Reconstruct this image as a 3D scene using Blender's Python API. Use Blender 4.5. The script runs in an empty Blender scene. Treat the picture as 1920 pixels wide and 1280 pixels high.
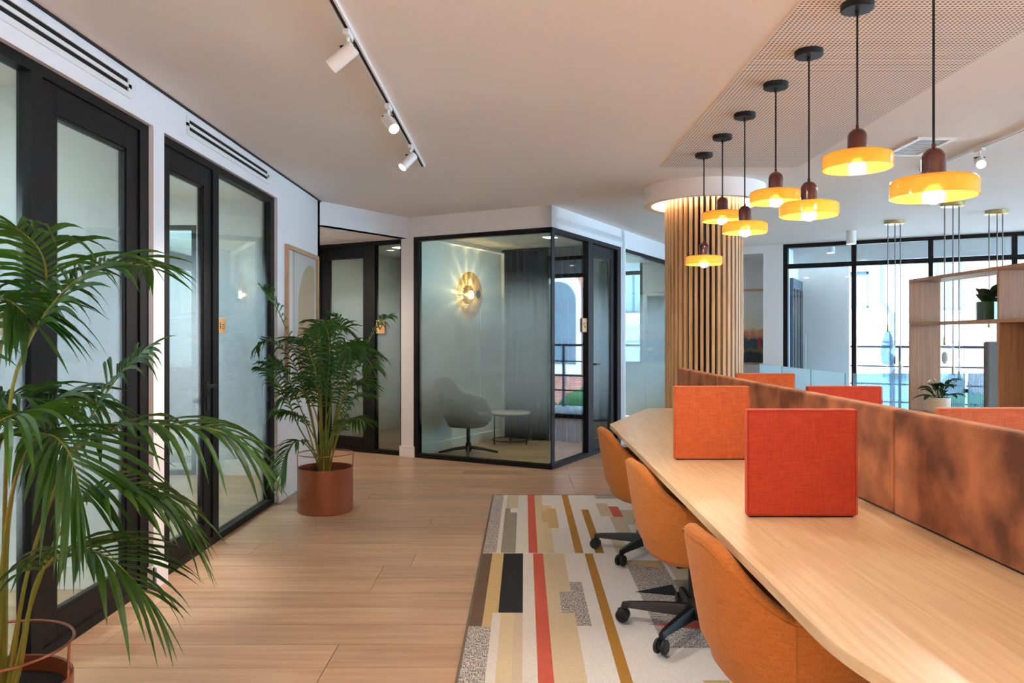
import bpy, math, random
from mathutils import Vector, Matrix

# ------------------------------------------------------------------ camera, sky, sun, exposure
scene = bpy.context.scene
COL = scene.collection
cam_data = bpy.data.cameras.new('camera')
cam_data.sensor_width = 36.0
cam_data.lens = 27.0
cam_data.shift_x = -8.0 / 1920.0
cam_data.shift_y = -8.0 / 1920.0
cam_data.clip_start = 0.05
cam_data.clip_end = 300
camera = bpy.data.objects.new('camera', cam_data)
camera.location = (0, 0, 1.3)
camera.rotation_euler = (math.radians(90), 0, 0)
COL.objects.link(camera)
scene.camera = camera

world = bpy.data.worlds.new('overcast_sky')
scene.world = world
world.use_nodes = True
wn = world.node_tree.nodes['Background']
wn.inputs[0].default_value = (0.45, 0.74, 1.0, 1)
wn.inputs[1].default_value = 5.7

sun_data = bpy.data.lights.new('sun', 'SUN')
sun_data.energy = 7.5
sun_data.angle = math.radians(4)
sun_data.color = (1.0, 0.95, 0.88)
sun = bpy.data.objects.new('sun', sun_data)
sun.rotation_euler = Vector((0.35, 0.72, -0.62)).to_track_quat('-Z', 'Y').to_euler()
sun.location = (-6, -14, 16)
COL.objects.link(sun)

scene.view_settings.view_transform = 'Standard'
scene.view_settings.look = 'None'
scene.view_settings.gamma = 1.0
scene.view_settings.use_curve_mapping = False
scene.view_settings.exposure = 1.5
cy = scene.cycles
cy.use_denoising = True
cy.use_adaptive_sampling = True
cy.adaptive_threshold = 0.08
cy.adaptive_min_samples = 16
cy.max_bounces = 8
cy.diffuse_bounces = 6
cy.glossy_bounces = 3
cy.transmission_bounces = 6
cy.transparent_max_bounces = 24
cy.sample_clamp_indirect = 6.0
cy.caustics_reflective = False
cy.caustics_refractive = False

random.seed(7)
PI = math.pi
CEIL = 2.6

# ------------------------------------------------------------------ helpers
def lin(r, g, b):
    def f(c):
        c /= 255.0
        return c / 12.92 if c <= 0.04045 else ((c + 0.055) / 1.055) ** 2.4
    return (f(r), f(g), f(b), 1.0)

class Frame:
    """A local frame: x along a wall, y out of its face, z up."""
    def __init__(self, o, d, n):
        self.o, self.d, self.n = o, d, n
        self.flip = d[0] * n[1] - d[1] * n[0] < 0
    def __call__(self, x, y, z):
        return (self.o[0] + x * self.d[0] + y * self.n[0], self.o[1] + x * self.d[1] + y * self.n[1], z)

U = (-0.881, 0.473)      # along the booth front, away from its corner
V = (0.473, 0.881)       # along the booth side, towards the windows
C0 = (0.348, 7.536)
W0 = (3.736, 10.76)
WALL_X = -1.875
F_LEFT = Frame((WALL_X, 0), (0, 1), (1, 0))
F_FRONT = Frame(C0, U, (-0.473, -0.881))
F_SIDE = Frame(C0, V, (0.881, -0.473))
F_WIN = Frame(W0, (0.881, -0.473), (-0.473, -0.881))

class MB:
    def __init__(self, frame=None):
        self.v, self.f, self.fr = [], [], frame
    def p(self, x, y, z):
        self.v.append(self.fr(x, y, z) if self.fr else (x, y, z))
        return len(self.v) - 1
    def face(self, *i):
        self.f.append(tuple(reversed(i)) if self.fr and self.fr.flip else tuple(i))
    def box(self, x0, x1, y0, y1, z0, z1):
        a = [self.p(x, y, z) for z in (z0, z1) for x, y in ((x0, y0), (x1, y0), (x1, y1), (x0, y1))]
        for q in ((3, 2, 1, 0), (4, 5, 6, 7), (0, 1, 5, 4), (1, 2, 6, 5), (2, 3, 7, 6), (3, 0, 4, 7)):
            self.face(*[a[k] for k in q])
        return self
    def prism(self, pts, z0, z1):
        n = len(pts)
        lo = [self.p(x, y, z0) for x, y in pts]
        hi = [self.p(x, y, z1) for x, y in pts]
        self.face(*reversed(lo)); self.face(*hi)
        for i in range(n):
            j = (i + 1) % n
            self.face(lo[i], lo[j], hi[j], hi[i])
        return self
    def lathe(self, prof, seg=32, cx=0, cy=0, cz=0, axis='z', closed=False):
        rows = []
        for r, h in prof:
            if r < 1e-5:
                rows.append([self._ax(cx, cy, cz, 0, 0, h, axis)])
            else:
                rows.append([self._ax(cx, cy, cz, r * math.cos(2 * PI * k / seg), r * math.sin(2 * PI * k / seg), h, axis) for k in range(seg)])
        pairs = list(zip(rows, rows[1:]))
        if closed:
            pairs.append((rows[-1], rows[0]))
        for A, B in pairs:
            for k in range(seg):
                l = (k + 1) % seg
                if len(A) == 1 and len(B) == 1:
                    break
                if len(A) == 1:
                    self.face(A[0], B[l], B[k])
                elif len(B) == 1:
                    self.face(A[k], A[l], B[0])
                else:
                    self.face(A[k], A[l], B[l], B[k])
        return self
    def _ax(self, cx, cy, cz, a, b, h, axis):
        if axis == 'z': return self.p(cx + a, cy + b, cz + h)
        if axis == 'x': return self.p(cx + h, cy + a, cz + b)
        return self.p(cx + b, cy + h, cz + a)
    def cyl(self, r, z0, z1, cx=0, cy=0, seg=20, r2=None, axis='z', cz=0):
        r2 = r if r2 is None else r2
        return self.lathe([(0, z0), (r, z0), (r2, z1), (0, z1)], seg, cx, cy, cz, axis)
    def tube(self, pts, r, seg=8, closed=False, caps=True):
        pts = [Vector(q) for q in pts]
        n = len(pts)
        rr = r if isinstance(r, (list, tuple)) else [r] * n
        rows = []
        prev = None
        for i, q in enumerate(pts):
            if closed:
                t = pts[(i + 1) % n] - pts[i - 1]
            else:
                t = pts[min(i + 1, n - 1)] - pts[max(i - 1, 0)]
            t.normalize()
            ref = prev if prev is not None else (Vector((0, 0, 1)) if abs(t.z) < 0.9 else Vector((1, 0, 0)))
            s = ref - t * ref.dot(t)
            if s.length < 1e-6:
                s = t.orthogonal()
            s.normalize(); prev = s
            b = t.cross(s)
            rows.append([self.p(*(q + (s * math.cos(2 * PI * k / seg) + b * math.sin(2 * PI * k / seg)) * rr[i])) for k in range(seg)])
        m = n if closed else n - 1
        for i in range(m):
            A, B = rows[i], rows[(i + 1) % n]
            for k in range(seg):
                l = (k + 1) % seg
                self.face(A[k], A[l], B[l], B[k])
        if caps and not closed:
            self.face(*reversed(rows[0])); self.face(*rows[-1])
        return self
    def sphere(self, r, cx=0, cy=0, cz=0, seg=20, rings=12, sz=1.0):
        return self.lathe([(r * math.sin(PI * i / rings), -r * sz * math.cos(PI * i / rings)) for i in range(rings + 1)], seg, cx, cy, cz)
    def mesh(self, name):
        me = bpy.data.meshes.new(name)
        me.from_pydata(self.v, [], self.f)
        me.update()
        return me

def part(name, mb, mat, parent=None, smooth=False, bevel=0, loc=None, rot=None, label=None, kind=None, angle=40):
    me = mb.mesh(name) if isinstance(mb, MB) else mb
    if mat is not None and not me.materials:
        me.materials.append(mat)
    o = bpy.data.objects.new(name, me)
    COL.objects.link(o)
    if parent is not None:
        o.parent = parent
    if loc is not None: o.location = loc
    if rot is not None: o.rotation_euler = rot
    if smooth:
        for pl in me.polygons: pl.use_smooth = True
        me.set_sharp_from_angle(angle=math.radians(angle))
    if bevel:
        b = o.modifiers.new('bevel', 'BEVEL')
        b.width = bevel; b.segments = 2; b.limit_method = 'ANGLE'
    if label: o['label'] = label
    if kind: o['kind'] = kind
    return o

def tag(o, label, cat, group=None, kind=None):
    o['label'] = label; o['category'] = cat
    if group: o['group'] = group
    if kind: o['kind'] = kind
    return o

def thing(name, label, cat, loc=(0, 0, 0), rz=0, group=None):
    o = bpy.data.objects.new(name, None)
    o.empty_display_size = 0.1
    COL.objects.link(o)
    o.location = loc
    o.rotation_euler = (0, 0, rz)
    return tag(o, label, cat, group)

def struct(name, mb, mat, label, cat, **kw):
    return tag(part(name, mb, mat, **kw), label, cat, kind='structure')

def dup(root, loc, rz=None, label=None):
    r = root.copy(); COL.objects.link(r); r.location = loc
    if rz is not None: r.rotation_euler = (0, 0, rz)
    if label: r['label'] = label
    for ch in list(root.children):
        c = ch.copy(); COL.objects.link(c); c.parent = r
        for g in list(ch.children):
            d = g.copy(); COL.objects.link(d); d.parent = c
    return r

def lamp(kind, name, parent, loc, power, color, radius=0.03, rot=None, spot=None, blend=0.4):
    d = bpy.data.lights.new(name, kind)
    d.energy = power; d.color = color
    if kind in ('POINT', 'SPOT'): d.shadow_soft_size = radius
    if kind == 'SPOT':
        d.spot_size = math.radians(spot or 60); d.spot_blend = blend
    o = bpy.data.objects.new(name, d); COL.objects.link(o)
    o.parent = parent; o.location = loc
    if rot is not None: o.rotation_euler = rot
    return o

def spline(pts, n):
    P = [Vector(q) for q in pts]
    out = []
    m = len(P) - 1
    for i in range(n + 1):
        t = i / n * m
        k = min(int(t), m - 1); f = t - k
        p0, p1, p2, p3 = P[max(k - 1, 0)], P[k], P[k + 1], P[min(k + 2, m)]
        out.append(0.5 * ((2 * p1) + (p2 - p0) * f + (2 * p0 - 5 * p1 + 4 * p2 - p3) * f * f + (3 * p1 - p0 - 3 * p2 + p3) * f ** 3))
    return out

def round_poly(pts, radii, seg=6):
    out = []
    n = len(pts)
    for i in range(n):
        a, b, c = Vector(pts[i - 1]), Vector(pts[i]), Vector(pts[(i + 1) % n])
        r = radii[i] if isinstance(radii, (list, tuple)) else radii
        if r <= 0:
            out.append(tuple(b)); continue
        p = b + (a - b).normalized() * r
        q = b + (c - b).normalized() * r
        for k in range(seg + 1):
            t = k / seg
            out.append(tuple((1 - t) ** 2 * p + 2 * t * (1 - t) * b + t * t * q))
    return out

# ------------------------------------------------------------------ materials
def new_mat(name):
    m = bpy.data.materials.new(name)
    m.use_nodes = True
    nt = m.node_tree
    return m, nt, nt.nodes['Principled BSDF']

def node(nt, typ, **kw):
    n = nt.nodes.new(typ)
    for k, v in kw.items():
        if isinstance(k, str) and hasattr(n, k): setattr(n, k, v)
    return n

def mat(name, col, rough=0.5, metal=0.0, col2=None, nscale=None, nstretch=(1, 1, 1), bump=0.0, bscale=200.0,
        bstretch=(1, 1, 1), sheen=0.0, coat=0.0, spec=None, detail=4, contrast=(0.35, 0.65), rnd=0.0):
    m, nt, b = new_mat(name)
    L = nt.links
    b.inputs['Base Color'].default_value = col
    b.inputs['Roughness'].default_value = rough
    b.inputs['Metallic'].default_value = metal
    if spec is not None: b.inputs['Specular IOR Level'].default_value = spec
    if sheen: b.inputs['Sheen Weight'].default_value = sheen; b.inputs['Sheen Roughness'].default_value = 0.4
    if coat: b.inputs['Coat Weight'].default_value = coat; b.inputs['Coat Roughness'].default_value = 0.08
    tc = node(nt, 'ShaderNodeTexCoord')
    src = tc.outputs['Object']
    if rnd:
        oi = node(nt, 'ShaderNodeObjectInfo')
        mu = node(nt, 'ShaderNodeMath'); mu.operation = 'MULTIPLY'; mu.inputs[1].default_value = 53.0
        L.new(oi.outputs['Random'], mu.inputs[0])
        cx = node(nt, 'ShaderNodeCombineXYZ')
        for i in range(3): L.new(mu.outputs[0], cx.inputs[i])
        ad = node(nt, 'ShaderNodeVectorMath'); ad.operation = 'ADD'
        L.new(src, ad.inputs[0]); L.new(cx.outputs[0], ad.inputs[1])
        src = ad.outputs[0]
    colout = None
    if col2 is not None:
        mp = node(nt, 'ShaderNodeMapping'); mp.inputs['Scale'].default_value = nstretch
        L.new(src, mp.inputs['Vector'])
        nz = node(nt, 'ShaderNodeTexNoise'); nz.inputs['Scale'].default_value = nscale; nz.inputs['Detail'].default_value = detail
        L.new(mp.outputs[0], nz.inputs['Vector'])
        rp = node(nt, 'ShaderNodeValToRGB')
        rp.color_ramp.elements[0].position = contrast[0]; rp.color_ramp.elements[0].color = col
        rp.color_ramp.elements[1].position = contrast[1]; rp.color_ramp.elements[1].color = col2
        L.new(nz.outputs['Fac'], rp.inputs[0])
        colout = rp.outputs[0]
        if rnd:
            hs = node(nt, 'ShaderNodeHueSaturation')
            mr = node(nt, 'ShaderNodeMapRange'); mr.inputs['To Min'].default_value = 1 - rnd; mr.inputs['To Max'].default_value = 1 + rnd
            L.new(oi.outputs['Random'], mr.inputs['Value']); L.new(mr.outputs[0], hs.inputs['Value'])
            L.new(colout, hs.inputs['Color']); colout = hs.outputs[0]
        L.new(colout, b.inputs['Base Color'])
    if bump:
        mp2 = node(nt, 'ShaderNodeMapping'); mp2.inputs['Scale'].default_value = bstretch
        L.new(src, mp2.inputs['Vector'])
        n2 = node(nt, 'ShaderNodeTexNoise'); n2.inputs['Scale'].default_value = bscale; n2.inputs['Detail'].default_value = 3
        L.new(mp2.outputs[0], n2.inputs['Vector'])
        bp = node(nt, 'ShaderNodeBump'); bp.inputs['Strength'].default_value = bump; bp.inputs['Distance'].default_value = 0.004
        L.new(n2.outputs['Fac'], bp.inputs['Height']); L.new(bp.outputs[0], b.inputs['Normal'])
    return m

def fabric(name, col, col2, rough=0.85, pitch=0.004, sheen=0.06):
    """Woven cloth: two crossed thread waves give colour flecks and fine relief."""
    m, nt, b = new_mat(name)
    L = nt.links
    b.inputs['Roughness'].default_value = rough
    b.inputs['Sheen Weight'].default_value = sheen
    tc = node(nt, 'ShaderNodeTexCoord')
    outs = []
    for st in ((420, 420, 26), (26, 26, 420)):
        mp = node(nt, 'ShaderNodeMapping'); mp.inputs['Scale'].default_value = st
        L.new(tc.outputs['Object'], mp.inputs['Vector'])
        n = node(nt, 'ShaderNodeTexNoise'); n.inputs['Scale'].default_value = 0.004 / pitch; n.inputs['Detail'].default_value = 2
        L.new(mp.outputs[0], n.inputs['Vector']); outs.append(n.outputs['Fac'])
    ad = node(nt, 'ShaderNodeMath'); ad.operation = 'ADD'
    L.new(outs[0], ad.inputs[0]); L.new(outs[1], ad.inputs[1])
    mr = node(nt, 'ShaderNodeMapRange'); mr.inputs['From Min'].default_value = 0.7; mr.inputs['From Max'].default_value = 1.3
    L.new(ad.outputs[0], mr.inputs['Value'])
    mx = node(nt, 'ShaderNodeMix'); mx.data_type = 'RGBA'
    mx.inputs['A'].default_value = col; mx.inputs['B'].default_value = col2
    L.new(mr.outputs[0], mx.inputs['Factor']); L.new(mx.outputs['Result'], b.inputs['Base Color'])
    bp = node(nt, 'ShaderNodeBump'); bp.inputs['Strength'].default_value = 0.25; bp.inputs['Distance'].default_value = 0.002
    L.new(ad.outputs[0], bp.inputs['Height']); L.new(bp.outputs[0], b.inputs['Normal'])
    return m

def glass_mat(name, tint=(0.96, 0.98, 0.98, 1), frost=None, milk=(0.86, 0.9, 0.9, 1), base=0.04, rough=0.0, haze=0.0):
    """Thin architectural glass: clear transmission with Schlick reflection and, if asked, a graded frosted film."""
    m, nt, b = new_mat(name)
    nt.nodes.remove(b)
    L = nt.links
    out = nt.nodes['Material Output']
    ge = node(nt, 'ShaderNodeNewGeometry')
    dt = node(nt, 'ShaderNodeVectorMath'); dt.operation = 'DOT_PRODUCT'
    L.new(ge.outputs['Normal'], dt.inputs[0]); L.new(ge.outputs['Incoming'], dt.inputs[1])
    def mth(op, a, bb=None):
        n = node(nt, 'ShaderNodeMath'); n.operation = op
        for i, q in enumerate((a, bb)):
            if q is None: continue
            if isinstance(q, (int, float)): n.inputs[i].default_value = q
            else: L.new(q, n.inputs[i])
        return n.outputs[0]
    c = mth('ABSOLUTE', dt.outputs['Value'])
    fac = mth('ADD', mth('MULTIPLY', mth('POWER', mth('SUBTRACT', 1.0, c), 5.0), 1 - base), base)
    tr = node(nt, 'ShaderNodeBsdfTransparent'); tr.inputs['Color'].default_value = tint
    body = tr.outputs[0]
    if frost or haze:
        df = node(nt, 'ShaderNodeBsdfDiffuse'); df.inputs['Color'].default_value = milk
        tl = node(nt, 'ShaderNodeBsdfTranslucent'); tl.inputs['Color'].default_value = milk
        mk = node(nt, 'ShaderNodeMixShader'); mk.inputs[0].default_value = 0.5
        L.new(df.outputs[0], mk.inputs[1]); L.new(tl.outputs[0], mk.inputs[2])
        ms = node(nt, 'ShaderNodeMixShader')
        if frost:
            sp = node(nt, 'ShaderNodeSeparateXYZ'); L.new(ge.outputs['Position'], sp.inputs[0])
            rs = []
            for a0, a1 in ((frost[0], frost[1]), (frost[3], frost[2])):
                r = node(nt, 'ShaderNodeMapRange'); r.interpolation_type = 'SMOOTHSTEP'
                r.inputs['From Min'].default_value = a0; r.inputs['From Max'].default_value = a1
                L.new(sp.outputs['Z'], r.inputs['Value']); rs.append(r.outputs[0])
            L.new(mth('MULTIPLY', mth('MULTIPLY', rs[0], rs[1]), frost[4]), ms.inputs[0])
        else:
            ms.inputs[0].default_value = haze
        L.new(body, ms.inputs[1]); L.new(mk.outputs[0], ms.inputs[2])
        body = ms.outputs[0]
    gl = node(nt, 'ShaderNodeBsdfGlossy'); gl.inputs['Roughness'].default_value = rough
    mx = node(nt, 'ShaderNodeMixShader')
    L.new(fac, mx.inputs[0]); L.new(body, mx.inputs[1]); L.new(gl.outputs[0], mx.inputs[2])
    L.new(mx.outputs[0], out.inputs['Surface'])
    return m

def emit(name, col, strength):
    m, nt, b = new_mat(name)
    b.inputs['Base Color'].default_value = (0.8, 0.8, 0.8, 1)
    b.inputs['Emission Color'].default_value = col
    b.inputs['Emission Strength'].default_value = strength
    return m

M = {}
M['wall'] = mat('white_wall_paint', lin(232, 232, 234), 0.7, bump=0.05, bscale=400)
M['ceiling'] = mat('ceiling_plaster', lin(238, 231, 226), 0.75, col2=lin(241, 235, 230), nscale=0.8, bump=0.04, bscale=90)
M['gap'] = mat('shadow_gap', lin(40, 36, 34), 0.9)
M['plank'] = mat('oak_plank', lin(184, 145, 113), 0.36, col2=lin(204, 168, 136), nscale=2.2, nstretch=(0.8, 9, 1), detail=8, bump=0.05, bscale=22, bstretch=(1, 20, 1), rnd=0.13)
def knots(m):
    nt = m.node_tree; L = nt.links
    b = nt.nodes['Principled BSDF']
    src = b.inputs['Base Color'].links[0].from_socket
    ad = [n for n in nt.nodes if n.type == 'VECT_MATH'][0]
    mp = node(nt, 'ShaderNodeMapping'); mp.inputs['Scale'].default_value = (0.9, 4.2, 1)
    L.new(ad.outputs[0], mp.inputs['Vector'])
    vo = node(nt, 'ShaderNodeTexVoronoi'); vo.inputs['Scale'].default_value = 1.3
    L.new(mp.outputs[0], vo.inputs['Vector'])
    mr = node(nt, 'ShaderNodeMapRange'); mr.interpolation_type = 'SMOOTHSTEP'
    mr.inputs['From Min'].default_value = 0.015; mr.inputs['From Max'].default_value = 0.13
    mr.inputs['To Min'].default_value = 0.55; mr.inputs['To Max'].default_value = 0.0
    L.new(vo.outputs['Distance'], mr.inputs['Value'])
    mx = node(nt, 'ShaderNodeMix'); mx.data_type = 'RGBA'; mx.inputs['B'].default_value = lin(120, 84, 58)
    L.new(mr.outputs[0], mx.inputs['Factor']); L.new(src, mx.inputs['A']); L.new(mx.outputs['Result'], b.inputs['Base Color'])
knots(M['plank'])
M['subfloor'] = mat('dark_joint', lin(104, 78, 58), 0.8)
M['black'] = mat('black_powder_coat', lin(16, 16, 17), 0.5, spec=0.25)
M['black_soft'] = mat('black_plastic', lin(13, 13, 14), 0.45)
M['slot'] = mat('dark_slot', lin(12, 12, 14), 0.9)
M['glass'] = glass_mat('clear_glass', tint=(0.9, 0.95, 0.94, 1))
M['picture_glass'] = glass_mat('picture_glass', tint=(1, 1, 1, 1))
M['glass_win'] = glass_mat('window_glass', tint=(0.93, 0.97, 1.0, 1))
FROST = (0.28, 0.95, 1.3, 1.98, 0.245)
M['frost'] = glass_mat('graded_frosted_glass', tint=(0.90, 0.95, 0.94, 1), frost=FROST, milk=(0.66, 0.74, 0.82, 1), base=0.024)
M['film'] = glass_mat('graded_frosted_film', tint=(0.97, 1.0, 0.99, 1), frost=FROST, milk=(0.66, 0.74, 0.82, 1), base=0.0)
M['edge'] = glass_mat('green_glass_edge', tint=(0.55, 0.82, 0.78, 1), haze=0.35, milk=(0.5, 0.8, 0.78, 1))
M['fluted'] = glass_mat('fluted_glass', tint=(0.5, 0.7, 0.82, 1), haze=0.46, milk=(0.52, 0.74, 0.86, 1), base=0.08)
M['aqua'] = glass_mat('aqua_tinted_glass', tint=(0.82, 0.95, 0.98, 1), haze=0.47, milk=(0.76, 0.92, 0.98, 1), base=0.06)
M['copper'] = mat('copper_brown_lacquer', lin(142, 74, 42), 0.33, metal=0.2, coat=0.3)
M['copper_wire'] = mat('copper_wire', lin(176, 112, 84), 0.3, metal=0.85)
M['soil'] = mat('potting_soil', lin(38, 28, 22), 0.95, bump=0.6, bscale=60)
M['stem'] = mat('palm_stem', lin(106, 122, 34), 0.5, col2=lin(140, 118, 46), nscale=6, nstretch=(1, 1, 0.4))
M['orange'] = fabric('orange_wool', lin(168, 92, 26), lin(194, 118, 44))
M['screen_orange'] = fabric('orange_screen_cloth', lin(188, 84, 38), lin(212, 112, 62))
M['screen_red'] = fabric('red_orange_screen_cloth', lin(170, 48, 24), lin(196, 70, 38))
M['screen_dusty'] = fabric('dusty_orange_screen_cloth', lin(190, 96, 62), lin(212, 122, 84))
M['desk'] = mat('oak_veneer', lin(206, 174, 132), 0.34, col2=lin(222, 194, 154), nscale=7.0, nstretch=(12, 0.45, 12), detail=8, bump=0.03, bscale=30, bstretch=(12, 0.6, 1))
M['desk_edge'] = mat('dark_understructure', lin(52, 38, 30), 0.7)
M['brown_dark'] = mat('dark_brown_laminate', lin(60, 40, 30), 0.6)
M['white_metal'] = mat('white_powder_coat', lin(232, 232, 230), 0.4)
M['grille'] = mat('grey_grille', lin(120, 118, 116), 0.6)
M['burgundy'] = mat('burgundy_ceramic', lin(84, 30, 22), 0.12, coat=0.6)
M['brass'] = mat('brushed_brass', lin(196, 176, 122), 0.3, metal=0.9)
M['cord'] = mat('black_cord', lin(18, 15, 15), 0.7)
M['steel_cord'] = mat('grey_rod', lin(120, 116, 112), 0.35, metal=0.8)
M['slat'] = mat('oak_slat', lin(198, 156, 110), 0.5, col2=lin(216, 178, 132), nscale=6, nstretch=(6, 6, 0.4), rnd=0.06)
M['backing'] = mat('black_felt_backing', lin(26, 23, 22), 0.9)
M['shelf'] = mat('brown_oak_shelf', lin(150, 112, 82), 0.45, col2=lin(172, 132, 100), nscale=6, nstretch=(14, 14, 0.5), detail=6)
M['plaque'] = mat('bamboo_plaque', lin(206, 158, 106), 0.5, col2=lin(220, 176, 124), nscale=8, nstretch=(1, 1, 9))
M['glyph'] = mat('burnt_engraving', lin(110, 62, 30), 0.7)
M['oakframe'] = mat('pale_oak_frame', lin(184, 146, 112), 0.5, col2=lin(202, 166, 132), nscale=9, nstretch=(1, 1, 0.2))
M['paper'] = mat('white_paper', lin(240, 236, 230), 0.8)
M['beige_ink'] = mat('beige_print', lin(216, 190, 150), 0.8)
M['terra_ink'] = mat('terracotta_print', lin(214, 150, 112), 0.8)
M['taupe'] = fabric('taupe_wool', lin(92, 85, 72), lin(110, 102, 88))
M['marble'] = mat('white_marble', lin(222, 218, 210), 0.2, col2=lin(188, 184, 178), nscale=4, contrast=(0.5, 0.8))
M['curtain'] = mat('charcoal_curtain', lin(12, 13, 15), 0.95)
M['felt'] = mat('grey_felt', lin(112, 118, 118), 0.95, bump=0.2, bscale=300)
M['green_pot'] = mat('dark_green_glaze', lin(38, 66, 36), 0.22, coat=0.4)
M['cream_pot'] = mat('cream_ceramic', lin(224, 206, 184), 0.45)
M['lily_white'] = mat('white_spathe', lin(240, 232, 214), 0.6)
M['concrete'] = mat('pale_paving', lin(190, 196, 200), 0.8)
M['ext_white'] = mat('white_render', lin(232, 230, 226), 0.85, bump=0.05, bscale=50)
M['ext_grey'] = mat('grey_window_frame', lin(70, 84, 98), 0.5)
M['ext_glass'] = mat('dark_window_pane', lin(112, 128, 142), 0.08)
M['rail'] = mat('steel_rail', lin(60, 72, 86), 0.4, metal=0.3)
M['foliage'] = mat('hedge_green', lin(60, 96, 50), 0.8)
M['bulb'] = emit('lit_bulb', (1.0, 0.86, 0.68, 1), 54.0)
M['led'] = emit('warm_led', (1.0, 0.84, 0.62, 1), 16.0)
M['spotlens'] = emit('spot_lens', (1.0, 0.93, 0.82, 1), 20.0)
M['panel_light'] = emit('light_panel', (1.0, 0.97, 0.92, 1), 7.0)

def leaf_mat(name, a, b, trans=0.25):
    m = mat(name, a, 0.42, col2=b, nscale=2.5, rnd=0.18)
    nt = m.node_tree
    p = nt.nodes['Principled BSDF']
    tl = node(nt, 'ShaderNodeBsdfTranslucent'); tl.inputs['Color'].default_value = b
    mx = node(nt, 'ShaderNodeMixShader'); mx.inputs[0].default_value = trans
    nt.links.new(p.outputs[0], mx.inputs[1]); nt.links.new(tl.outputs[0], mx.inputs[2])
    nt.links.new(mx.outputs[0], nt.nodes['Material Output'].inputs['Surface'])
    return m
M['palm'] = leaf_mat('palm_leaf', lin(32, 68, 18), lin(66, 108, 30))
M['lily_leaf'] = leaf_mat('lily_leaf', lin(26, 56, 26), lin(44, 84, 38), 0.15)
M['jade_leaf'] = leaf_mat('jade_leaf', lin(22, 44, 26), lin(40, 66, 38), 0.1)

def velvet():
    m = mat('brown_velvet', lin(88, 44, 24), 0.8, col2=lin(176, 108, 68), nscale=5.5, nstretch=(1, 1, 1), detail=10, sheen=0.35, bump=0.08, bscale=350, contrast=(0.36, 0.66), rnd=0.12)
    m.node_tree.nodes['Principled BSDF'].inputs['Sheen Tint'].default_value = lin(226, 160, 112)
    return m
M['velvet'] = velvet()

def amber():
    m, nt, b = new_mat('amber_glass')
    L = nt.links
    b.inputs['Base Color'].default_value = lin(212, 166, 62)
    b.inputs['Roughness'].default_value = 0.12
    b.inputs['Coat Weight'].default_value = 0.5
    tl = node(nt, 'ShaderNodeBsdfTranslucent'); tl.inputs['Color'].default_value = lin(240, 206, 112)
    tr = node(nt, 'ShaderNodeBsdfTransparent'); tr.inputs['Color'].default_value = lin(250, 220, 140)
    a = node(nt, 'ShaderNodeMixShader'); a.inputs[0].default_value = 0.35
    L.new(tl.outputs[0], a.inputs[1]); L.new(tr.outputs[0], a.inputs[2])
    c = node(nt, 'ShaderNodeMixShader'); c.inputs[0].default_value = 0.33
    L.new(b.outputs[0], c.inputs[1]); L.new(a.outputs[0], c.inputs[2])
    L.new(c.outputs[0], nt.nodes['Material Output'].inputs['Surface'])
    return m
M['amber'] = amber()
M['smoke_glass'] = glass_mat('blue_grey_blown_glass', tint=(0.62, 0.72, 0.82, 1), haze=0.15, base=0.08)
M['clear_blown'] = glass_mat('clear_blown_glass', tint=(0.93, 0.95, 0.96, 1), haze=0.04, base=0.1)
M['bronze_glass'] = glass_mat('bronze_ribbed_glass', tint=(0.86, 0.72, 0.5, 1), haze=0.2, milk=(0.42, 0.29, 0.15, 1), base=0.06, rough=0.1)

def perforated():
    m, nt, b = new_mat('perforated_plaster')
    L = nt.links
    b.inputs['Roughness'].default_value = 0.8
    tc = node(nt, 'ShaderNodeTexCoord')
    mp = node(nt, 'ShaderNodeMapping'); mp.inputs['Scale'].default_value = (50, 50, 50)
    L.new(tc.outputs['Object'], mp.inputs['Vector'])
    fr = node(nt, 'ShaderNodeVectorMath'); fr.operation = 'FRACTION'; L.new(mp.outputs[0], fr.inputs[0])
    sb = node(nt, 'ShaderNodeVectorMath'); sb.operation = 'SUBTRACT'; sb.inputs[1].default_value = (0.5, 0.5, 0)
    L.new(fr.outputs[0], sb.inputs[0])
    fl = node(nt, 'ShaderNodeVectorMath'); fl.operation = 'MULTIPLY'; fl.inputs[1].default_value = (1, 1, 0)
    L.new(sb.outputs[0], fl.inputs[0])
    ln = node(nt, 'ShaderNodeVectorMath'); ln.operation = 'LENGTH'; L.new(fl.outputs[0], ln.inputs[0])
    lt = node(nt, 'ShaderNodeMath'); lt.operation = 'LESS_THAN'; lt.inputs[1].default_value = 0.27
    L.new(ln.outputs['Value'], lt.inputs[0])
    mx = node(nt, 'ShaderNodeMix'); mx.data_type = 'RGBA'
    mx.inputs['A'].default_value = lin(238, 231, 226); mx.inputs['B'].default_value = lin(96, 82, 74)
    L.new(lt.outputs[0], mx.inputs['Factor']); L.new(mx.outputs['Result'], b.inputs['Base Color'])
    return m
M['perforated'] = perforated()

def brick():
    m, nt, b = new_mat('red_brick')
    b.inputs['Roughness'].default_value = 0.9
    tc = node(nt, 'ShaderNodeTexCoord')
    mp = node(nt, 'ShaderNodeMapping'); mp.inputs['Rotation'].default_value = (math.radians(90), 0, 0)
    nt.links.new(tc.outputs['Object'], mp.inputs['Vector'])
    bt = node(nt, 'ShaderNodeTexBrick'); bt.inputs['Scale'].default_value = 4.5
    bt.inputs['Color1'].default_value = lin(176, 104, 92); bt.inputs['Color2'].default_value = lin(196, 132, 116)
    bt.inputs['Mortar'].default_value = lin(216, 204, 196)
    nt.links.new(mp.outputs[0], bt.inputs['Vector']); nt.links.new(bt.outputs['Color'], b.inputs['Base Color'])
    return m
M['brick'] = brick()

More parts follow.
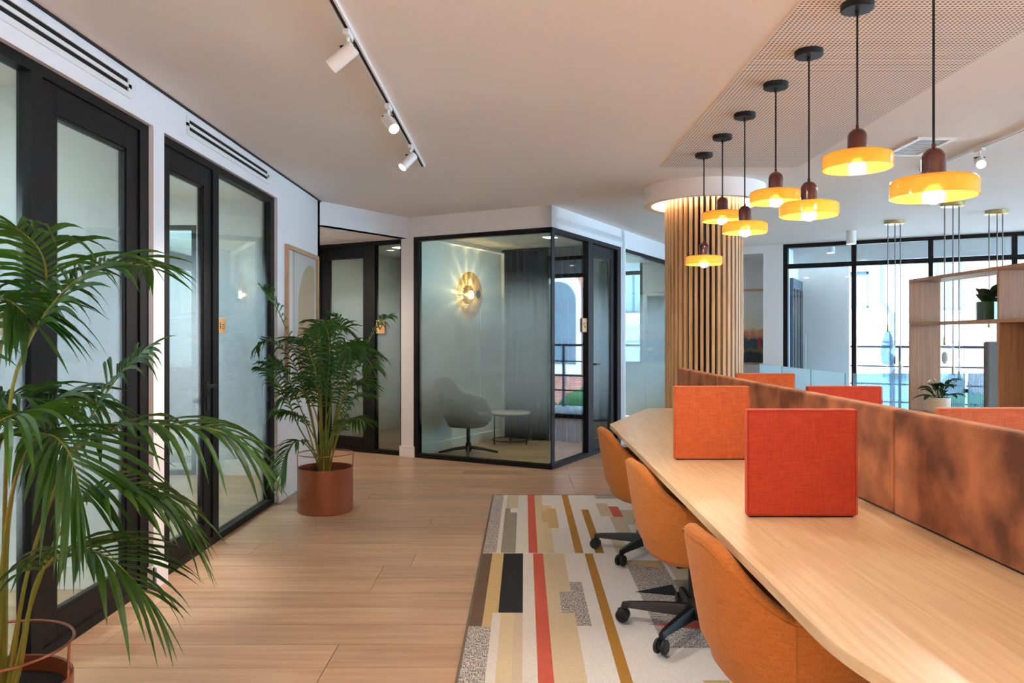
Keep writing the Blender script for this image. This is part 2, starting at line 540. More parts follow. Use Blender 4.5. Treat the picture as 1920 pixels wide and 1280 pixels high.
# ------------------------------------------------------------------ daylight portals at the windows
def portal(name, x, y, z, w, h, nx, ny):
    d = bpy.data.lights.new(name, 'AREA')
    d.shape = 'RECTANGLE'; d.size = w; d.size_y = h
    d.cycles.is_portal = True
    o = bpy.data.objects.new(name, d); COL.objects.link(o)
    o.location = (x, y, z)
    o.rotation_euler = Vector((nx, ny, 0)).to_track_quat('-Z', 'Z').to_euler()
_p = F_WIN(3.65, -0.14, 0)
portal('window_daylight', _p[0], _p[1], 1.33, 7.2, 2.4, -0.473, -0.881)
portal('side_daylight', 10.45, 2.1, 1.4, 8.6, 2.2, -1, 0)

# ------------------------------------------------------------------ the setting: floor
sub = MB().prism([(-5.4, -3.6), (10.4, -3.6), (10.4, 7.35), (-2.6, 14.4), (-5.4, 14.4)], -0.2, -0.012)
floor = struct('floor', sub, M['subfloor'], 'pale oak plank floor running across the whole office', 'floor')
PLANK_MESH = {}
def plank(x0, x1, y0):
    ln = round(x1 - x0, 2)
    if ln < 0.08: return
    if ln not in PLANK_MESH:
        me = MB().box(0, ln - 0.003, 0, 0.222, -0.012, 0).mesh('plank')
        me.materials.append(M['plank']); PLANK_MESH[ln] = me
    part('plank', PLANK_MESH[ln], None, floor, loc=(x0, y0, 0))
rnd = random.Random(3)
for r in range(43):
    y = 1.0 + r * 0.225
    x, xe = -1.95, 4.4
    if y > 6.9: x, xe = -2.8, 4.2
    if 4.3 < y < 7.1: x = -3.9
    x -= rnd.choice((0.3, 0.9, 1.5, 1.9))
    while x < xe:
        plank(x, x + 2.1, y); x += 2.1
rest = MB()
for r in range(43):
    y = 1.0 + r * 0.225
    for x0, x1 in ((-5.4, -4.3), (6.6, 10.3)):
        if not (x0 > 5 and y > 7.6): rest.box(x0, x1, y, y + 0.2225, -0.012, -0.001)
rest.box(-5.4, 10.3, -3.5, 0.995, -0.012, -0.001)
rest.box(-5.4, 3.3, 10.68, 12.6, -0.012, -0.001)
part('plank_field', rest, M['plank'], floor, kind='stuff', label='far oak planks')

# ------------------------------------------------------------------ ceiling
ceil_poly = [(-5.4, -3.6), (10.4, -3.6), (10.4, 7.3), (-2.6, 14.3), (-5.4, 14.3)]
ceiling = struct('ceiling', MB().prism(ceil_poly, CEIL, CEIL + 0.25), M['ceiling'], 'smooth white plaster ceiling over the whole office', 'ceiling')
part('perforated_panel', MB().box(1.1, 2.15, 0.6, 5.87, CEIL - 0.004, CEIL), M['perforated'], ceiling, label='perforated acoustic ceiling panel above the desk')
struct('trim_1', MB().box(WALL_X - 0.001, WALL_X + 0.012, -3.5, 7.34, CEIL - 0.01, CEIL - 0.001), M['gap'], 'dark strip coloured as the shade of the gap where left wall meets the ceiling', 'trim')  # flat dark strip, its colour stands for the shade in the recess

# ------------------------------------------------------------------ left wall and the rooms behind it
HEAD = 2.39
wl = MB()
XB = WALL_X - 0.14
for y0, y1 in ((-3.5, 1.7), (3.97, 4.09), (6.03, 7.33)):
    wl.box(XB, WALL_X, y0, y1, 0, CEIL)
for y0, y1 in ((1.7, 3.97), (4.09, 6.03)):
    wl.box(XB, WALL_X, y0, y1, HEAD, CEIL)
struct('wall_left', wl, M['wall'], 'white wall on the left with two glazed openings', 'wall')
bb = MB()
bb.box(WALL_X, WALL_X + 0.016, 3.955, 4.105, 0, 0.115)
bb.box(WALL_X - 0.1, WALL_X + 0.016, 3.955, 3.97, 0, 0.115)
bb.box(WALL_X, WALL_X + 0.016, 6.015, 7.33, 0, 0.115)
struct('baseboard_left', bb, M['wall'], 'white baseboard along the left wall', 'baseboard', bevel=0.003)

inner = MB()
inner.box(-5.35, XB, 3.98, 4.08, 0, CEIL)
inner.box(-3.02, WALL_X, 7.25, 7.33, 0, CEIL)
inner.box(-5.35, -4.4, 7.25, 7.33, 0, CEIL)
inner.box(-4.4, -3.02, 7.25, 7.33, 2.36, CEIL)
inner.box(-5.35, XB, 1.0, 1.1, 0, CEIL)
inner.box(-2.85, -2.75, 7.33, 9.24, 0, CEIL)
struct('wall_rooms', inner, M['wall'], 'white partition walls of the rooms behind the left wall', 'wall')
struct('baseboard_rooms', MB().box(-5.2, XB, 3.965, 3.98, 0, 0.12).box(-3.0, XB, 7.237, 7.25, 0, 0.12), M['wall'], 'white baseboard inside the left rooms', 'baseboard')
outer = MB()
for y0, y1 in ((-3.6, 7.9), (9.6, 14.3)):
    outer.box(-5.4, -5.2, y0, y1, 0, CEIL)
outer.box(-5.4, -5.2, -3.6, 14.3, 0, 0.85); outer.box(-5.4, -5.2, -3.6, 14.3, 2.35, CEIL)
struct('wall_outer', outer, M['wall'], 'white outer wall of the left rooms with an opening added to let in daylight', 'wall')  # opening added to brighten the space behind the end glazing
for y0, y1 in ((7.9, 9.6),):
    portal('room_daylight', -5.45, (y0 + y1) / 2, 1.6, y1 - y0, 1.5, 1, 0)
struct('wall_back', MB().box(-5.4, 10.4, -3.6, -3.5, 0, CEIL), M['wall'], 'white wall behind the camera', 'wall')
rw = MB()
for k in range(5):
    y = -3.5 + k * 2.62
    rw.box(10.2, 10.4, y, y + 0.3, 0, CEIL)
rw.box(10.2, 10.4, -3.5, 7.3, 0, 0.3); rw.box(10.2, 10.4, -3.5, 7.3, 2.45, CEIL)
struct('wall_right', rw, M['wall'], 'white wall far to the right, unseen, with tall openings added for daylight', 'wall')  # openings added out of view so cool daylight fills the room

def glazing(fr, name, label, x0, x1, rails, panes, pane_mat, depth=(-0.085, -0.025), head=HEAD, cat='window', bevel=0.002):
    """Frame (outer members plus extra mullions) with each pane as a part."""
    m = MB(fr)
    t = 0.045
    m.box(x0, x1, depth[0], depth[1], head - t, head)
    m.box(x0, x1, depth[0], depth[1], 0, t)
    for a, b in rails:
        m.box(a, b, depth[0], depth[1], t, head - t)
    o = struct(name, m, M['black'], label, cat)
    yc = (depth[0] + depth[1]) / 2
    for a, b in panes:
        part('pane', MB(fr).box(a, b, yc - 0.005, yc + 0.005, t - 0.01, head - t + 0.01), pane_mat, o)
        if pane_mat is M['frost']:
            part('frosted_film', MB(fr).box(a, b, yc - 0.0065, yc - 0.0055, t - 0.01, head - t + 0.01).box(a, b, yc - 0.0085, yc - 0.0075, t - 0.01, head - t + 0.01), M['film'], o)
    return o

def door(fr, name, label, x0, x1, hinge, pane_mat, depth=(-0.075, -0.035), head=HEAD - 0.045, stile=0.11, bottom=0.14, top=0.12, handle=True):
    """Glazed leaf: four rails, a bead round the glass, the pane, and a lever handle on the lock stile."""
    m = MB(fr)
    z0 = 0.012
    m.box(x0, x0 + stile, depth[0], depth[1], z0, head)
    m.box(x1 - stile, x1, depth[0], depth[1], z0, head)
    m.box(x0 + stile, x1 - stile, depth[0], depth[1], z0, z0 + bottom)
    m.box(x0 + stile, x1 - stile, depth[0], depth[1], head - top, head)
    o = struct(name, m, M['black'], label, 'door', bevel=0.003)
    bd = MB(fr)
    a, b, lo, hi = x0 + stile, x1 - stile, z0 + bottom, head - top
    yc = (depth[0] + depth[1]) / 2
    for q in ((a, a + 0.014, lo, hi), (b - 0.014, b, lo, hi), (a, b, lo, lo + 0.014), (a, b, hi - 0.014, hi)):
        bd.box(q[0], q[1], depth[0] + 0.006, depth[1] - 0.008, q[2], q[3])
    part('glazing_bead', bd, M['black_soft'], o)
    part('pane', MB(fr).box(a + 0.004, b - 0.004, yc - 0.005, yc + 0.005, lo + 0.004, hi - 0.004), pane_mat, o)
    if pane_mat is M['frost']:
        part('frosted_film', MB(fr).box(a + 0.004, b - 0.004, yc - 0.0065, yc - 0.0055, lo + 0.004, hi - 0.004).box(a + 0.004, b - 0.004, yc - 0.0085, yc - 0.0075, lo + 0.004, hi - 0.004), M['film'], o)
    if handle:
        hx = x0 + 0.055 if hinge == 'far' else x1 - 0.055
        sgn = 1 if hinge == 'far' else -1
        h = MB(fr)
        h.box(hx - 0.025, hx + 0.025, depth[1], depth[1] + 0.008, 0.975, 1.025)
        h.box(hx - 0.009, hx + 0.009, depth[1] + 0.008, depth[1] + 0.05, 0.991, 1.009)
        lever = sorted((hx - 0.009 * sgn, hx + 0.125 * sgn))
        h.box(lever[0], lever[1], depth[1] + 0.04, depth[1] + 0.056, 0.99, 1.01)
        ho = part('lever_handle', h, M['black_soft'], o, bevel=0.003)
        part('lock_escutcheon', MB(fr).box(hx - 0.02, hx + 0.02, depth[1], depth[1] + 0.007, 0.85, 0.93), M['black_soft'], o, bevel=0.003)
    return o

glazing(F_LEFT, 'window_1', 'black framed frosted sidelight at the far left behind the big palm', 1.7, 3.97,
        [(1.7, 1.76), (3.01, 3.082), (3.88, 3.97)], [(1.75, 3.02)], M['frost'])
door(F_LEFT, 'door_1', 'black framed glass door nearest the camera on the left wall', 3.086, 3.876, 'far', M['frost'])
glazing(F_LEFT, 'window_2', 'black framed frosted sidelight on the left wall beside the framed print', 4.09, 6.03,
        [(4.09, 4.12), (4.81, 4.905), (5.94, 6.03)], [(4.9, 5.945)], M['frost'])
door(F_LEFT, 'door_2', 'second black framed glass door on the left wall, behind the white pier', 4.124, 4.806, 'near', M['frost'])
F_END = Frame((-4.4, 7.29), (1, 0), (0, -1))
glazing(F_END, 'window_3', 'dark framed glass screen at the end of the left room', 0, 1.38, [(0, 0.05), (0.67, 0.71), (1.33, 1.38)],
        [(0.05, 0.67), (0.71, 1.33)], M['glass'], depth=(-0.03, 0.03), head=2.36)

# ------------------------------------------------------------------ alcove, booth and wing partitions
struct('wall_bulkhead', MB(Frame((WALL_X, 7.33), (0.56, 0.8285), (0.8285, -0.56))).box(0, 1.24, -0.1, 0, 2.375, CEIL), M['wall'], 'white bulkhead above the alcove at the end of the corridor', 'wall')
struct('ceiling_alcove', MB().prism([(-1.83, 7.4), (-1.2, 8.34), (-1.25, 8.45), (-2.75, 9.25), (-2.75, 7.34)], 2.375, 2.42), M['ceiling'], 'lower alcove ceiling above the far glass door', 'ceiling')
bf = MB(F_FRONT)
bf.box(0, 1.735, -0.12, 0, 2.38, CEIL)
bf.box(1.654, 1.825, -0.12, 0, 0, 2.38)
bf.box(1.74, 3.6, -0.12, 0, 2.38, CEIL)
struct('wall_booth_front', bf, M['wall'], 'white bulkhead and pier above and beside the booth glass', 'wall')
bs = MB(F_SIDE)
bs.box(0.0, 4.45, -0.12, 0, 2.38, CEIL)
bs.box(1.92, 2.087, -0.12, 0, 0, 2.38)
struct('wall_booth_side', bs, M['wall'], 'white bulkhead running from booth corner towards the windows', 'wall')
struct('baseboard_booth', MB(F_FRONT).box(1.64, 1.84, -0.1, 0.014, 0, 0.115), M['wall'], 'white skirting block at the foot of the booth pier', 'baseboard', bevel=0.003)

glazing(F_FRONT, 'window_4', 'corner booth glazing in two frosted panes with black frame', 0, 1.654,
        [(1.6, 1.654), (0.0, 0.01)], [(0.01, 0.838), (0.842, 1.6)], M['frost'], depth=(-0.07, 0.004), head=2.382)
glazing(F_SIDE, 'window_5', 'narrow clear side pane of the corner booth', 0, 1.04,
        [(0.915, 1.04)], [(0.003, 0.915)], M['glass'], depth=(-0.07, 0.004), head=2.382)
glazing(F_SIDE, 'door_frame_trim_window', 'black frame round the booth side door', 1.04, 1.92, [(1.80, 1.92)], [], M['glass'], depth=(-0.09, 0.002), head=2.382).name = 'trim_2'
door(F_SIDE, 'door_3', 'glass door in the side of the corner booth', 1.044, 1.796, 'far', M['frost'], head=2.335)
glazing(F_SIDE, 'window_6', 'long frosted glass wall of the room beyond the booth', 2.087, 4.45,
        [(4.39, 4.45)], [(2.09, 2.95), (2.954, 4.39)], M['frost'], depth=(-0.07, 0.0), head=2.382)
glazing(F_FRONT, 'window_7', 'frosted sidelight of the far dark room beside the booth pier', 1.825, 3.5,
        [(1.825, 1.85), (2.205, 2.262), (3.0, 3.5)], [(1.85, 2.205)], M['frost'], depth=(-0.09, -0.02), head=2.375)
door(F_FRONT, 'door_4', 'far dark framed glass door at the end of the corridor', 2.266, 2.998, 'near', M['frost'], depth=(-0.075, -0.035), head=2.33, handle=False)

room = MB(F_FRONT)
room.box(1.66, 1.78, -2.05, -0.12, 0, CEIL)
room.box(0.0, 1.66, -2.05, -1.95, 0, CEIL)
room.box(1.78, 3.6, -2.75, -2.65, 0, CEIL)
room.box(1.66, 1.78, -2.75, -2.05, 0, CEIL)
room.box(3.5, 3.6, -2.75, -0.0, 0, CEIL)
struct('wall_booth_inner', room, M['wall'], 'white inner walls of the booth and the dark room beside it', 'wall')
struct('baseboard_booth_inner', MB(F_FRONT).box(1.645, 1.66, -1.95, -0.12, 0, 0.11), M['wall'], 'white baseboard inside the booth', 'baseboard')
wing = MB(F_SIDE)
wing.box(1.97, 2.07, -3.2, -0.12, 0, CEIL)
wing.box(2.07, 4.5, -3.2, -3.1, 0, CEIL)
struct('wall_wing', wing, M['wall'], 'white walls of the room beyond the booth', 'wall')

booth_ceiling = struct('ceiling_booth', MB(F_FRONT).box(0.0, 1.66, -1.95, -0.1, 2.44, 2.5), M['grille'], 'suspended tile ceiling inside the corner booth', 'ceiling')
for i in range(3):
    for j in range(4):
        part('ceiling_tile', MB(F_FRONT).box(0.04 + i * 0.54, 0.04 + i * 0.54 + 0.528, -1.93 + j * 0.46, -1.93 + j * 0.46 + 0.448, 2.425, 2.44), M['ceiling'], booth_ceiling)
part('cove_trim', MB(F_FRONT).box(1.58, 1.66, -1.95, -0.1, 2.38, 2.425), M['wall'], booth_ceiling)
dark_ceiling = struct('ceiling_dark_room', MB(F_FRONT).box(1.78, 3.5, -2.65, -0.1, 2.44, 2.5), M['ceiling'], 'suspended ceiling of the far dark room', 'ceiling')
wing_ceiling = struct('ceiling_wing', MB(F_SIDE).box(2.07, 4.45, -3.1, -0.1, 2.44, 2.5), M['ceiling'], 'suspended ceiling of the room beyond the booth', 'ceiling')

# ------------------------------------------------------------------ window wall
ww = MB(F_WIN)
ww.box(-0.27, 0, -0.95, 0, 0, CEIL)
ww.box(-1.56, -0.27, -1.0, -0.9, 0, CEIL)
ww.box(-1.56, -1.46, -0.9, 0, 0, CEIL)
ww.box(-1.46, -0.27, -0.9, 0.0, 2.49, CEIL)
ww.box(-2.05, -1.56, -0.12, 0, 0, CEIL)
ww.box(-6.6, -2.95, -0.12, 0, 0, CEIL)
ww.box(-2.95, -2.05, -0.12, 0, 0, 0.88)
struct('wall_window', ww, M['wall'], 'white pier and wall beside the tall windows', 'wall')
w8 = MB(F_WIN)
w8.box(-2.95, -2.05, -0.1, -0.02, 2.5, CEIL); w8.box(-2.95, -2.05, -0.1, -0.02, 2.26, 2.32); w8.box(-2.95, -2.05, -0.1, 0.06, 0.88, 0.92)
w8.box(-2.95, -2.9, -0.1, -0.02, 0.92, 2.5); w8.box(-2.1, -2.05, -0.1, -0.02, 0.92, 2.5)
o8 = struct('window_8', w8, M['black'], 'window with a sill in the room beyond the booth', 'window')
part('pane', MB(F_WIN).box(-2.9, -2.1, -0.065, -0.055, 0.92, 2.26), M['glass_win'], o8)
part('pane', MB(F_WIN).box(-2.9, -2.1, -0.065, -0.055, 2.32, 2.5), M['glass_win'], o8)
mw = MB(F_WIN)
BAY = 0.912
mull = [0.0] + [0.91 + BAY * k for k in range(8)]
mw.box(0, 7.35, -0.12, -0.02, 2.55, CEIL); mw.box(0, 7.35, -0.12, -0.02, 2.262, 2.322); mw.box(0, 7.35, -0.12, -0.02, 0, 0.06)
for q in mull:
    a = q if q == 0 else q - 0.03
    mw.box(a, a + 0.06, -0.13, -0.01, 0.06, 2.55)
o9 = struct('window_9', mw, M['black'], 'tall dark framed window wall with transom lights at the back', 'window')
for a, b in zip(mull, mull[1:]):
    a0, b0 = (a + 0.06 if a == 0 else a + 0.03), b - 0.03
    part('pane', MB(F_WIN).box(a0, b0, -0.075, -0.065, 0.06, 2.262), M['glass_win'], o9)
    part('pane', MB(F_WIN).box(a0, b0, -0.075, -0.065, 2.322, 2.55), M['glass_win'], o9)

# ------------------------------------------------------------------ outside: balcony and the houses across the street
struct('floor_balcony', MB(F_WIN).box(-7, 10, -2.4, -0.13, -0.2, -0.03), M['concrete'], 'pale paved balcony outside the windows', 'floor')
struct('ceiling_balcony', MB(F_WIN).box(-7, 10, -2.4, -0.13, 2.66, 2.8).box(-7, 10, -1.25, -1.05, 2.42, 2.66), M['ext_white'], 'white balcony soffit with a beam', 'ceiling')
ret = MB(F_WIN)
ret.box(-0.2, 0.72, -1.75, -1.6, -0.03, 2.42)
ret.box(-0.2, -0.02, -1.6, -0.96, -0.03, 2.66)
struct('wall_balcony', ret, M['ext_white'], 'white return wall on the balcony behind the first window bay', 'wall')
bd = thing('balcony_door', 'dark louvred door on the balcony seen through the first bay', 'door', F_WIN(0.0, -1.0, -0.03))
bdm = MB(Frame((0, 0), (0.473, 0.881), (0.881, -0.473)))
bdm.box(-0.4, 0.55, 0.0, 0.05, 0, 2.2)
part('leaf', bdm, M['ext_grey'], bd)
for k in range(3):
    part('louvre_panel', MB(Frame((0, 0), (0.473, 0.881), (0.881, -0.473))).box(-0.34 + k * 0.3, -0.1 + k * 0.3, 0.05, 0.06, 0.15, 2.05), M['black_soft'], bd)
part('pull_handle', MB(Frame((0, 0), (0.473, 0.881), (0.881, -0.473))).box(0.45, 0.48, 0.09, 0.11, 0.75, 1.35).box(0.45, 0.48, 0.05, 0.09, 0.8, 0.83).box(0.45, 0.48, 0.05, 0.09, 1.27, 1.3), M['white_metal'], bd)

rl = thing('balcony_railing', 'dark horizontal bar railing at the edge of the balcony', 'railing', F_WIN(4.0, -2.2, -0.03), math.atan2(-0.473, 0.881))
part('top_rail', MB().box(-9, 6, -0.025, 0.025, 1.16, 1.2), M['rail'], rl)
for z in (0.86, 0.58, 0.3):
    part('bar', MB().box(-9, 6, -0.012, 0.012, z, z + 0.024), M['rail'], rl)
for k in range(6):
    part('post', MB().box(-8.2 + 2.8 * k - 0.02, -8.2 + 2.8 * k + 0.02, -0.03, 0.03, 0, 1.16), M['rail'], rl)

ANG = math.atan2(-0.473, 0.881)
FAC = F_WIN(0, -10, 0)
wb = thing('white_house', 'white rendered house across the street with small windows and downpipe', 'building', (FAC[0], FAC[1], -6), ANG)
wh = MB()
holes = [(-0.75, 0.48, 8.03, 8.97), (1.95, 2.5, 7.95, 9.4), (-3.4, -2.2, 8.0, 9.6), (-6.4, -5.2, 8.0, 9.6)]
xs = sorted({-12.0, 2.54} | {h[0] for h in holes} | {h[1] for h in holes})
for a, b in zip(xs, xs[1:]):
    hs = [h for h in holes if h[0] <= a + 1e-6 and h[1] >= b - 1e-6]
    if hs:
        wh.box(a, b, 0, 1.0, 0, hs[0][2]); wh.box(a, b, 0, 1.0, hs[0][3], 15)
    else:
        wh.box(a, b, 0, 1.0, 0, 15)
part('wall', wh, M['ext_white'], wb)
part('string_course', MB().box(-12, 2.54, -0.06, 0, 7.2, 7.28), M['ext_white'], wb)
for a, b, z0, z1 in holes:
    f = MB()
    f.box(a, a + 0.07, 0.1, 0.2, z0, z1); f.box(b - 0.07, b, 0.1, 0.2, z0, z1); f.box(a, b, 0.1, 0.2, z0, z0 + 0.07); f.box(a, b, 0.1, 0.2, z1 - 0.07, z1)
    f.box((a + b) / 2 - 0.03, (a + b) / 2 + 0.03, 0.1, 0.2, z0, z1)
    fo = part('window_frame', f, M['ext_grey'], wb)
    part('pane', MB().box(a + 0.05, b - 0.05, 0.14, 0.16, z0 + 0.05, z1 - 0.05), M['ext_glass'], fo)
part('downpipe', MB().tube([(0.78, -0.12, 15), (0.78, -0.12, 8.2), (1.0, -0.12, 7.9), (1.02, -0.12, 0)], 0.06), M['ext_grey'], wb, smooth=True)

bh = thing('brick_house', 'red brick house across the street with white arched window', 'building', (FAC[0], FAC[1], -6), ANG)
part('wall', MB().box(2.55, 3.05, -0.5, 1.0, 0, 15).box(3.05, 4.2, 0.4, 1.0, 0, 15).box(4.2, 12.0, -0.3, 1.0, 0, 15), M['brick'], bh)
for cx in (5.0, 7.4, 9.8):
    pts = [(cx - 0.75, 6.2), (cx + 0.75, 6.2)] + [(cx + 0.75 * math.cos(a * PI / 12), 8.6 + 0.75 * math.sin(a * PI / 12)) for a in range(13)]
    def arch(scale, y0, y1):
        m = MB(); c = Vector((cx, 7.6))
        q = [tuple(c + (Vector(p) - c) * scale) for p in pts]
        n = len(q)
        a = [m.p(x, y0, z) for x, z in q]; b = [m.p(x, y1, z) for x, z in q]
        m.face(*a); m.face(*reversed(b))
        for i in range(n): m.face(a[i], b[i], b[(i + 1) % n], a[(i + 1) % n])
        return m
    sr = part('arched_surround', arch(1.0, -0.38, -0.3), M['ext_white'], bh)
    part('pane', arch(0.78, -0.4, -0.38), M['ext_glass'], sr)
part('cornice', MB().box(4.1, 12, -0.5, -0.3, 9.7, 10.0), M['ext_white'], bh)
struct('ground_street', MB().box(-60, 60, 5, 70, -6.3, -6.0), M['concrete'], 'pale street far below the balcony', 'street')
hg = thing('street_hedge', 'green hedge in front of the house across the street', 'hedge', F_WIN(6.0, -6.6, -6), ANG)
hm = MB(); hr = random.Random(5)
for k in range(16):
    hm.sphere(0.6 + 0.3 * hr.random(), -4 + k * 0.5, hr.uniform(-.4, .4), 5.0 + hr.uniform(-.4, .4), seg=8, rings=6)
part('foliage', hm, M['foliage'], hg, kind='stuff')
part('stem', MB().box(-4, 3.5, -0.2, 0.2, 0, 4.6), M['brown_dark'], hg)

# ------------------------------------------------------------------ slatted column with its lit ceiling ring
CX, CYY = 1.64, 6.717
col_t = thing('slatted_column', 'round column clad in vertical oak slats at the end of the desk', 'column', (CX, CYY, 0))
part('core', MB().cyl(0.303, 0, CEIL - 0.002, seg=48), M['backing'], col_t, smooth=True)
slat_me = MB().box(0.302, 0.334, -0.0125, 0.0125, 0, CEIL - 0.02).mesh('slat')
slat_me.materials.append(M['slat'])
for k in range(44):
    part('slat', slat_me, None, col_t, rot=(0, 0, 2 * PI * k / 44))
ring_t = thing('ceiling_ring', 'white ceiling ring with hidden light around the slatted column', 'ceiling ring', (CX, CYY, 2.45))
part('collar', MB().lathe([(0.518, 0), (0.518, 0.15), (0.495, 0.15), (0.495, 0.025), (0.452, 0.025), (0.452, 0)], 64, closed=True), M['ceiling'], ring_t, smooth=True)
part('light_strip', MB().lathe([(0.47, 0.027), (0.49, 0.027), (0.49, 0.04), (0.47, 0.04)], 64, closed=True), M['led'], ring_t, smooth=True)

# ------------------------------------------------------------------ rug
def rug():
    ang = -0.0105
    xa, xb, ya, yb = -0.2, 2.45, 1.2, 6.29
    pal = {'cream': lin(222, 214, 204), 'white': lin(228, 222, 215), 'red': lin(206, 92, 72), 'ochre': lin(178, 128, 46),
           'beige': lin(214, 194, 158), 'tan': lin(206, 176, 122), 'olive': lin(150, 142, 124), 'black': lin(26, 26, 28),
           'brown': lin(110, 86, 66), 'warm': lin(204, 186, 160)}
    mats = {}
    for k, c in pal.items():
        d = tuple(x * 0.86 for x in c[:3]) + (1,)
        mats[k] = mat('rug_' + k, d, 0.95, col2=c, nscale=150, nstretch=(1, 1, 1), detail=2, bump=0.25, bscale=260)
    mats['boucle'] = mat('rug_boucle', lin(96, 84, 78), 0.95, col2=lin(206, 198, 190), nscale=95, nstretch=(3.5, 0.7, 1), detail=3, bump=0.5, bscale=120, contrast=(0.42, 0.56))
    mats['binding'] = mat('rug_binding', lin(112, 98, 84), 0.9)
    R = [('white', xa, xb, ya, yb),
         # far band
         ('boucle', -0.2, -0.12, 4.6, 6.29), ('cream', -0.12, -0.08, 4.6, 6.29), ('warm', -0.088, 0.0, 5.8, 6.29), ('olive', -0.094, -0.004, 4.6, 5.66), ('olive', -0.094, -0.055, 5.66, 5.8),
         ('cream', 0.0, 0.072, 4.6, 6.29), ('red', 0.074, 0.129, 4.6, 6.29), ('beige', 0.129, 0.25, 4.6, 6.29), ('white', 0.19, 0.25, 5.9, 6.29), ('tan', 0.175, 0.25, 5.36, 5.72), ('tan', 0.215, 0.285, 5.2, 5.8),
         ('cream', 0.23, 0.353, 4.6, 5.2), ('ochre', 0.353, 0.403, 4.6, 6.29), ('ochre', 0.474, 0.527, 4.6, 5.76), ('boucle', 0.62, 0.8, 6.15, 6.29),
         ('warm', 0.6, 0.69, 5.55, 5.98), ('red', 0.69, 0.76, 5.53, 5.87), ('warm', 0.66, 0.76, 5.05, 5.53), ('warm', 0.76, 0.86, 5.3, 5.75), ('olive', 0.82, 0.95, 5.25, 5.45), ('warm', 0.6, 0.68, 4.6, 5.05),
         # near band
         ('brown', -0.2, -0.142, 3.43, 4.59), ('tan', -0.142, -0.074, 3.43, 4.59), ('black', -0.074, 0.041, 3.6, 4.59), ('cream', 0.041, 0.1, 1.2, 4.59), ('red', 0.1, 0.16, 1.2, 4.59),
         ('beige', 0.16, 0.285, 1.2, 4.59), ('white', 0.285, 0.408, 1.2, 4.59), ('ochre', 0.408, 0.455, 1.2, 4.59), ('boucle', 0.225, 0.285, 3.6, 3.9), ('boucle', 0.285, 0.35, 3.44, 4.06),
         ('boucle', -0.2, -0.1, 2.3, 3.43), ('cream', -0.1, -0.062, 2.3, 3.6), ('beige', -0.062, 0.0, 2.3, 3.6), ('warm', 0.0, 0.041, 2.3, 3.6), ('ochre', -0.2, -0.14, 1.2, 2.3), ('olive', -0.14, 0.041, 1.2, 2.3),
         ('boucle', 0.63, 0.84, 3.2, 4.45), ('olive', 0.84, 1.0, 3.3, 4.1), ('warm', 0.86, 0.98, 4.1, 4.6), ('tan', 0.72, 0.82, 2.4, 2.9), ('red', 0.86, 0.98, 2.2, 2.7), ('black', 1.1, 1.25, 2.4, 4.0), ('ochre', 1.4, 1.46, 1.2, 6.29), ('red', 1.7, 1.76, 1.2, 4.6), ('beige', 1.8, 2.0, 1.2, 6.29)]
    xs = sorted({r[1] for r in R} | {r[2] for r in R}); ys = sorted({r[3] for r in R} | {r[4] for r in R})
    names = list(mats)
    mb = MB(); idx = []
    top = 0.009
    grid = [[mb.p(x, y, top) for y in ys] for x in xs]
    for i in range(len(xs) - 1):
        for j in range(len(ys) - 1):
            cx, cyy = (xs[i] + xs[i + 1]) / 2, (ys[j] + ys[j + 1]) / 2
            k = [r[0] for r in R if r[1] < cx < r[2] and r[3] < cyy < r[4]][-1]
            mb.face(grid[i][j], grid[i + 1][j], grid[i + 1][j + 1], grid[i][j + 1]); idx.append(names.index(k))
    b = names.index('binding')
    w = 0.012
    for q in ((xa - w, xa, ya - w, yb + w), (xb, xb + w, ya - w, yb + w), (xa, xb, ya - w, ya), (xa, xb, yb, yb + w)):
        mb.box(q[0], q[1], q[2], q[3], 0.001, top + 0.001); idx += [b] * 6
    for tri, kk in (([(0.61, 3.9), (0.82, 3.84), (0.82, 4.02)], 'black'), ([(0.61, 3.46), (0.84, 3.4), (0.84, 3.5)], 'red'), ([(0.62, 4.42), (0.82, 4.3), (0.82, 4.44)], 'tan')):
        mb.prism(tri, top, top + 0.0008); idx += [names.index(kk)] * 5
    me = mb.mesh('rug')
    for k in names: me.materials.append(mats[k])
    for p, i in zip(me.polygons, idx): p.material_index = i
    o = part('rug', me, None)
    o.location = (0.0, 0.0, 0.0)
    o.rotation_euler = (0, 0, ang)
    # turn about the middle of the left edge
    o.location = Vector((0, 4.6, 0)) - Matrix.Rotation(ang, 3, 'Z') @ Vector((0, 4.6, 0))
    tag(o, 'large woven rug with red, ochre, black and cream blocks under the desk', 'rug')
rug()

# ------------------------------------------------------------------ long desk
DZ = 0.74
desk = thing('desk', 'long shared oak desk with tapered ends running down the room', 'desk', (1.212, 3.2, 0))
top_pts = round_poly([(0.578 - 1.212, 1.33 - 3.2), (1.03 - 1.212, 0.25 - 3.2), (1.394 - 1.212, 0.25 - 3.2), (1.846 - 1.212, 1.33 - 3.2), (1.826 - 1.212, 4.956 - 3.2), (1.377 - 1.212, 6.085 - 3.2), (1.047 - 1.212, 6.085 - 3.2), (0.602 - 1.212, 4.956 - 3.2)],
                     [0.16, 0.1, 0.1, 0.16, 0.04, 0.03, 0.03, 0.03], 8)
part('tabletop', MB().prism(top_pts, DZ - 0.026, DZ), M['desk'], desk, bevel=0.002)
part('under_panel', MB().prism([(x * 0.9, y * 0.97) for x, y in top_pts], DZ - 0.05, DZ - 0.0265), M['desk_edge'], desk)
for y in (-1.65, -0.444, 0.756, 1.85):
    part('pedestal', MB().box(-0.18, 0.18, y - 0.2, y + 0.2, 0.011, DZ - 0.061), M['brown_dark'], desk)
part('cable_tray', MB().box(-0.12, 0.12, -2.4, 2.3, 0.5, 0.6), M['black_soft'], desk)

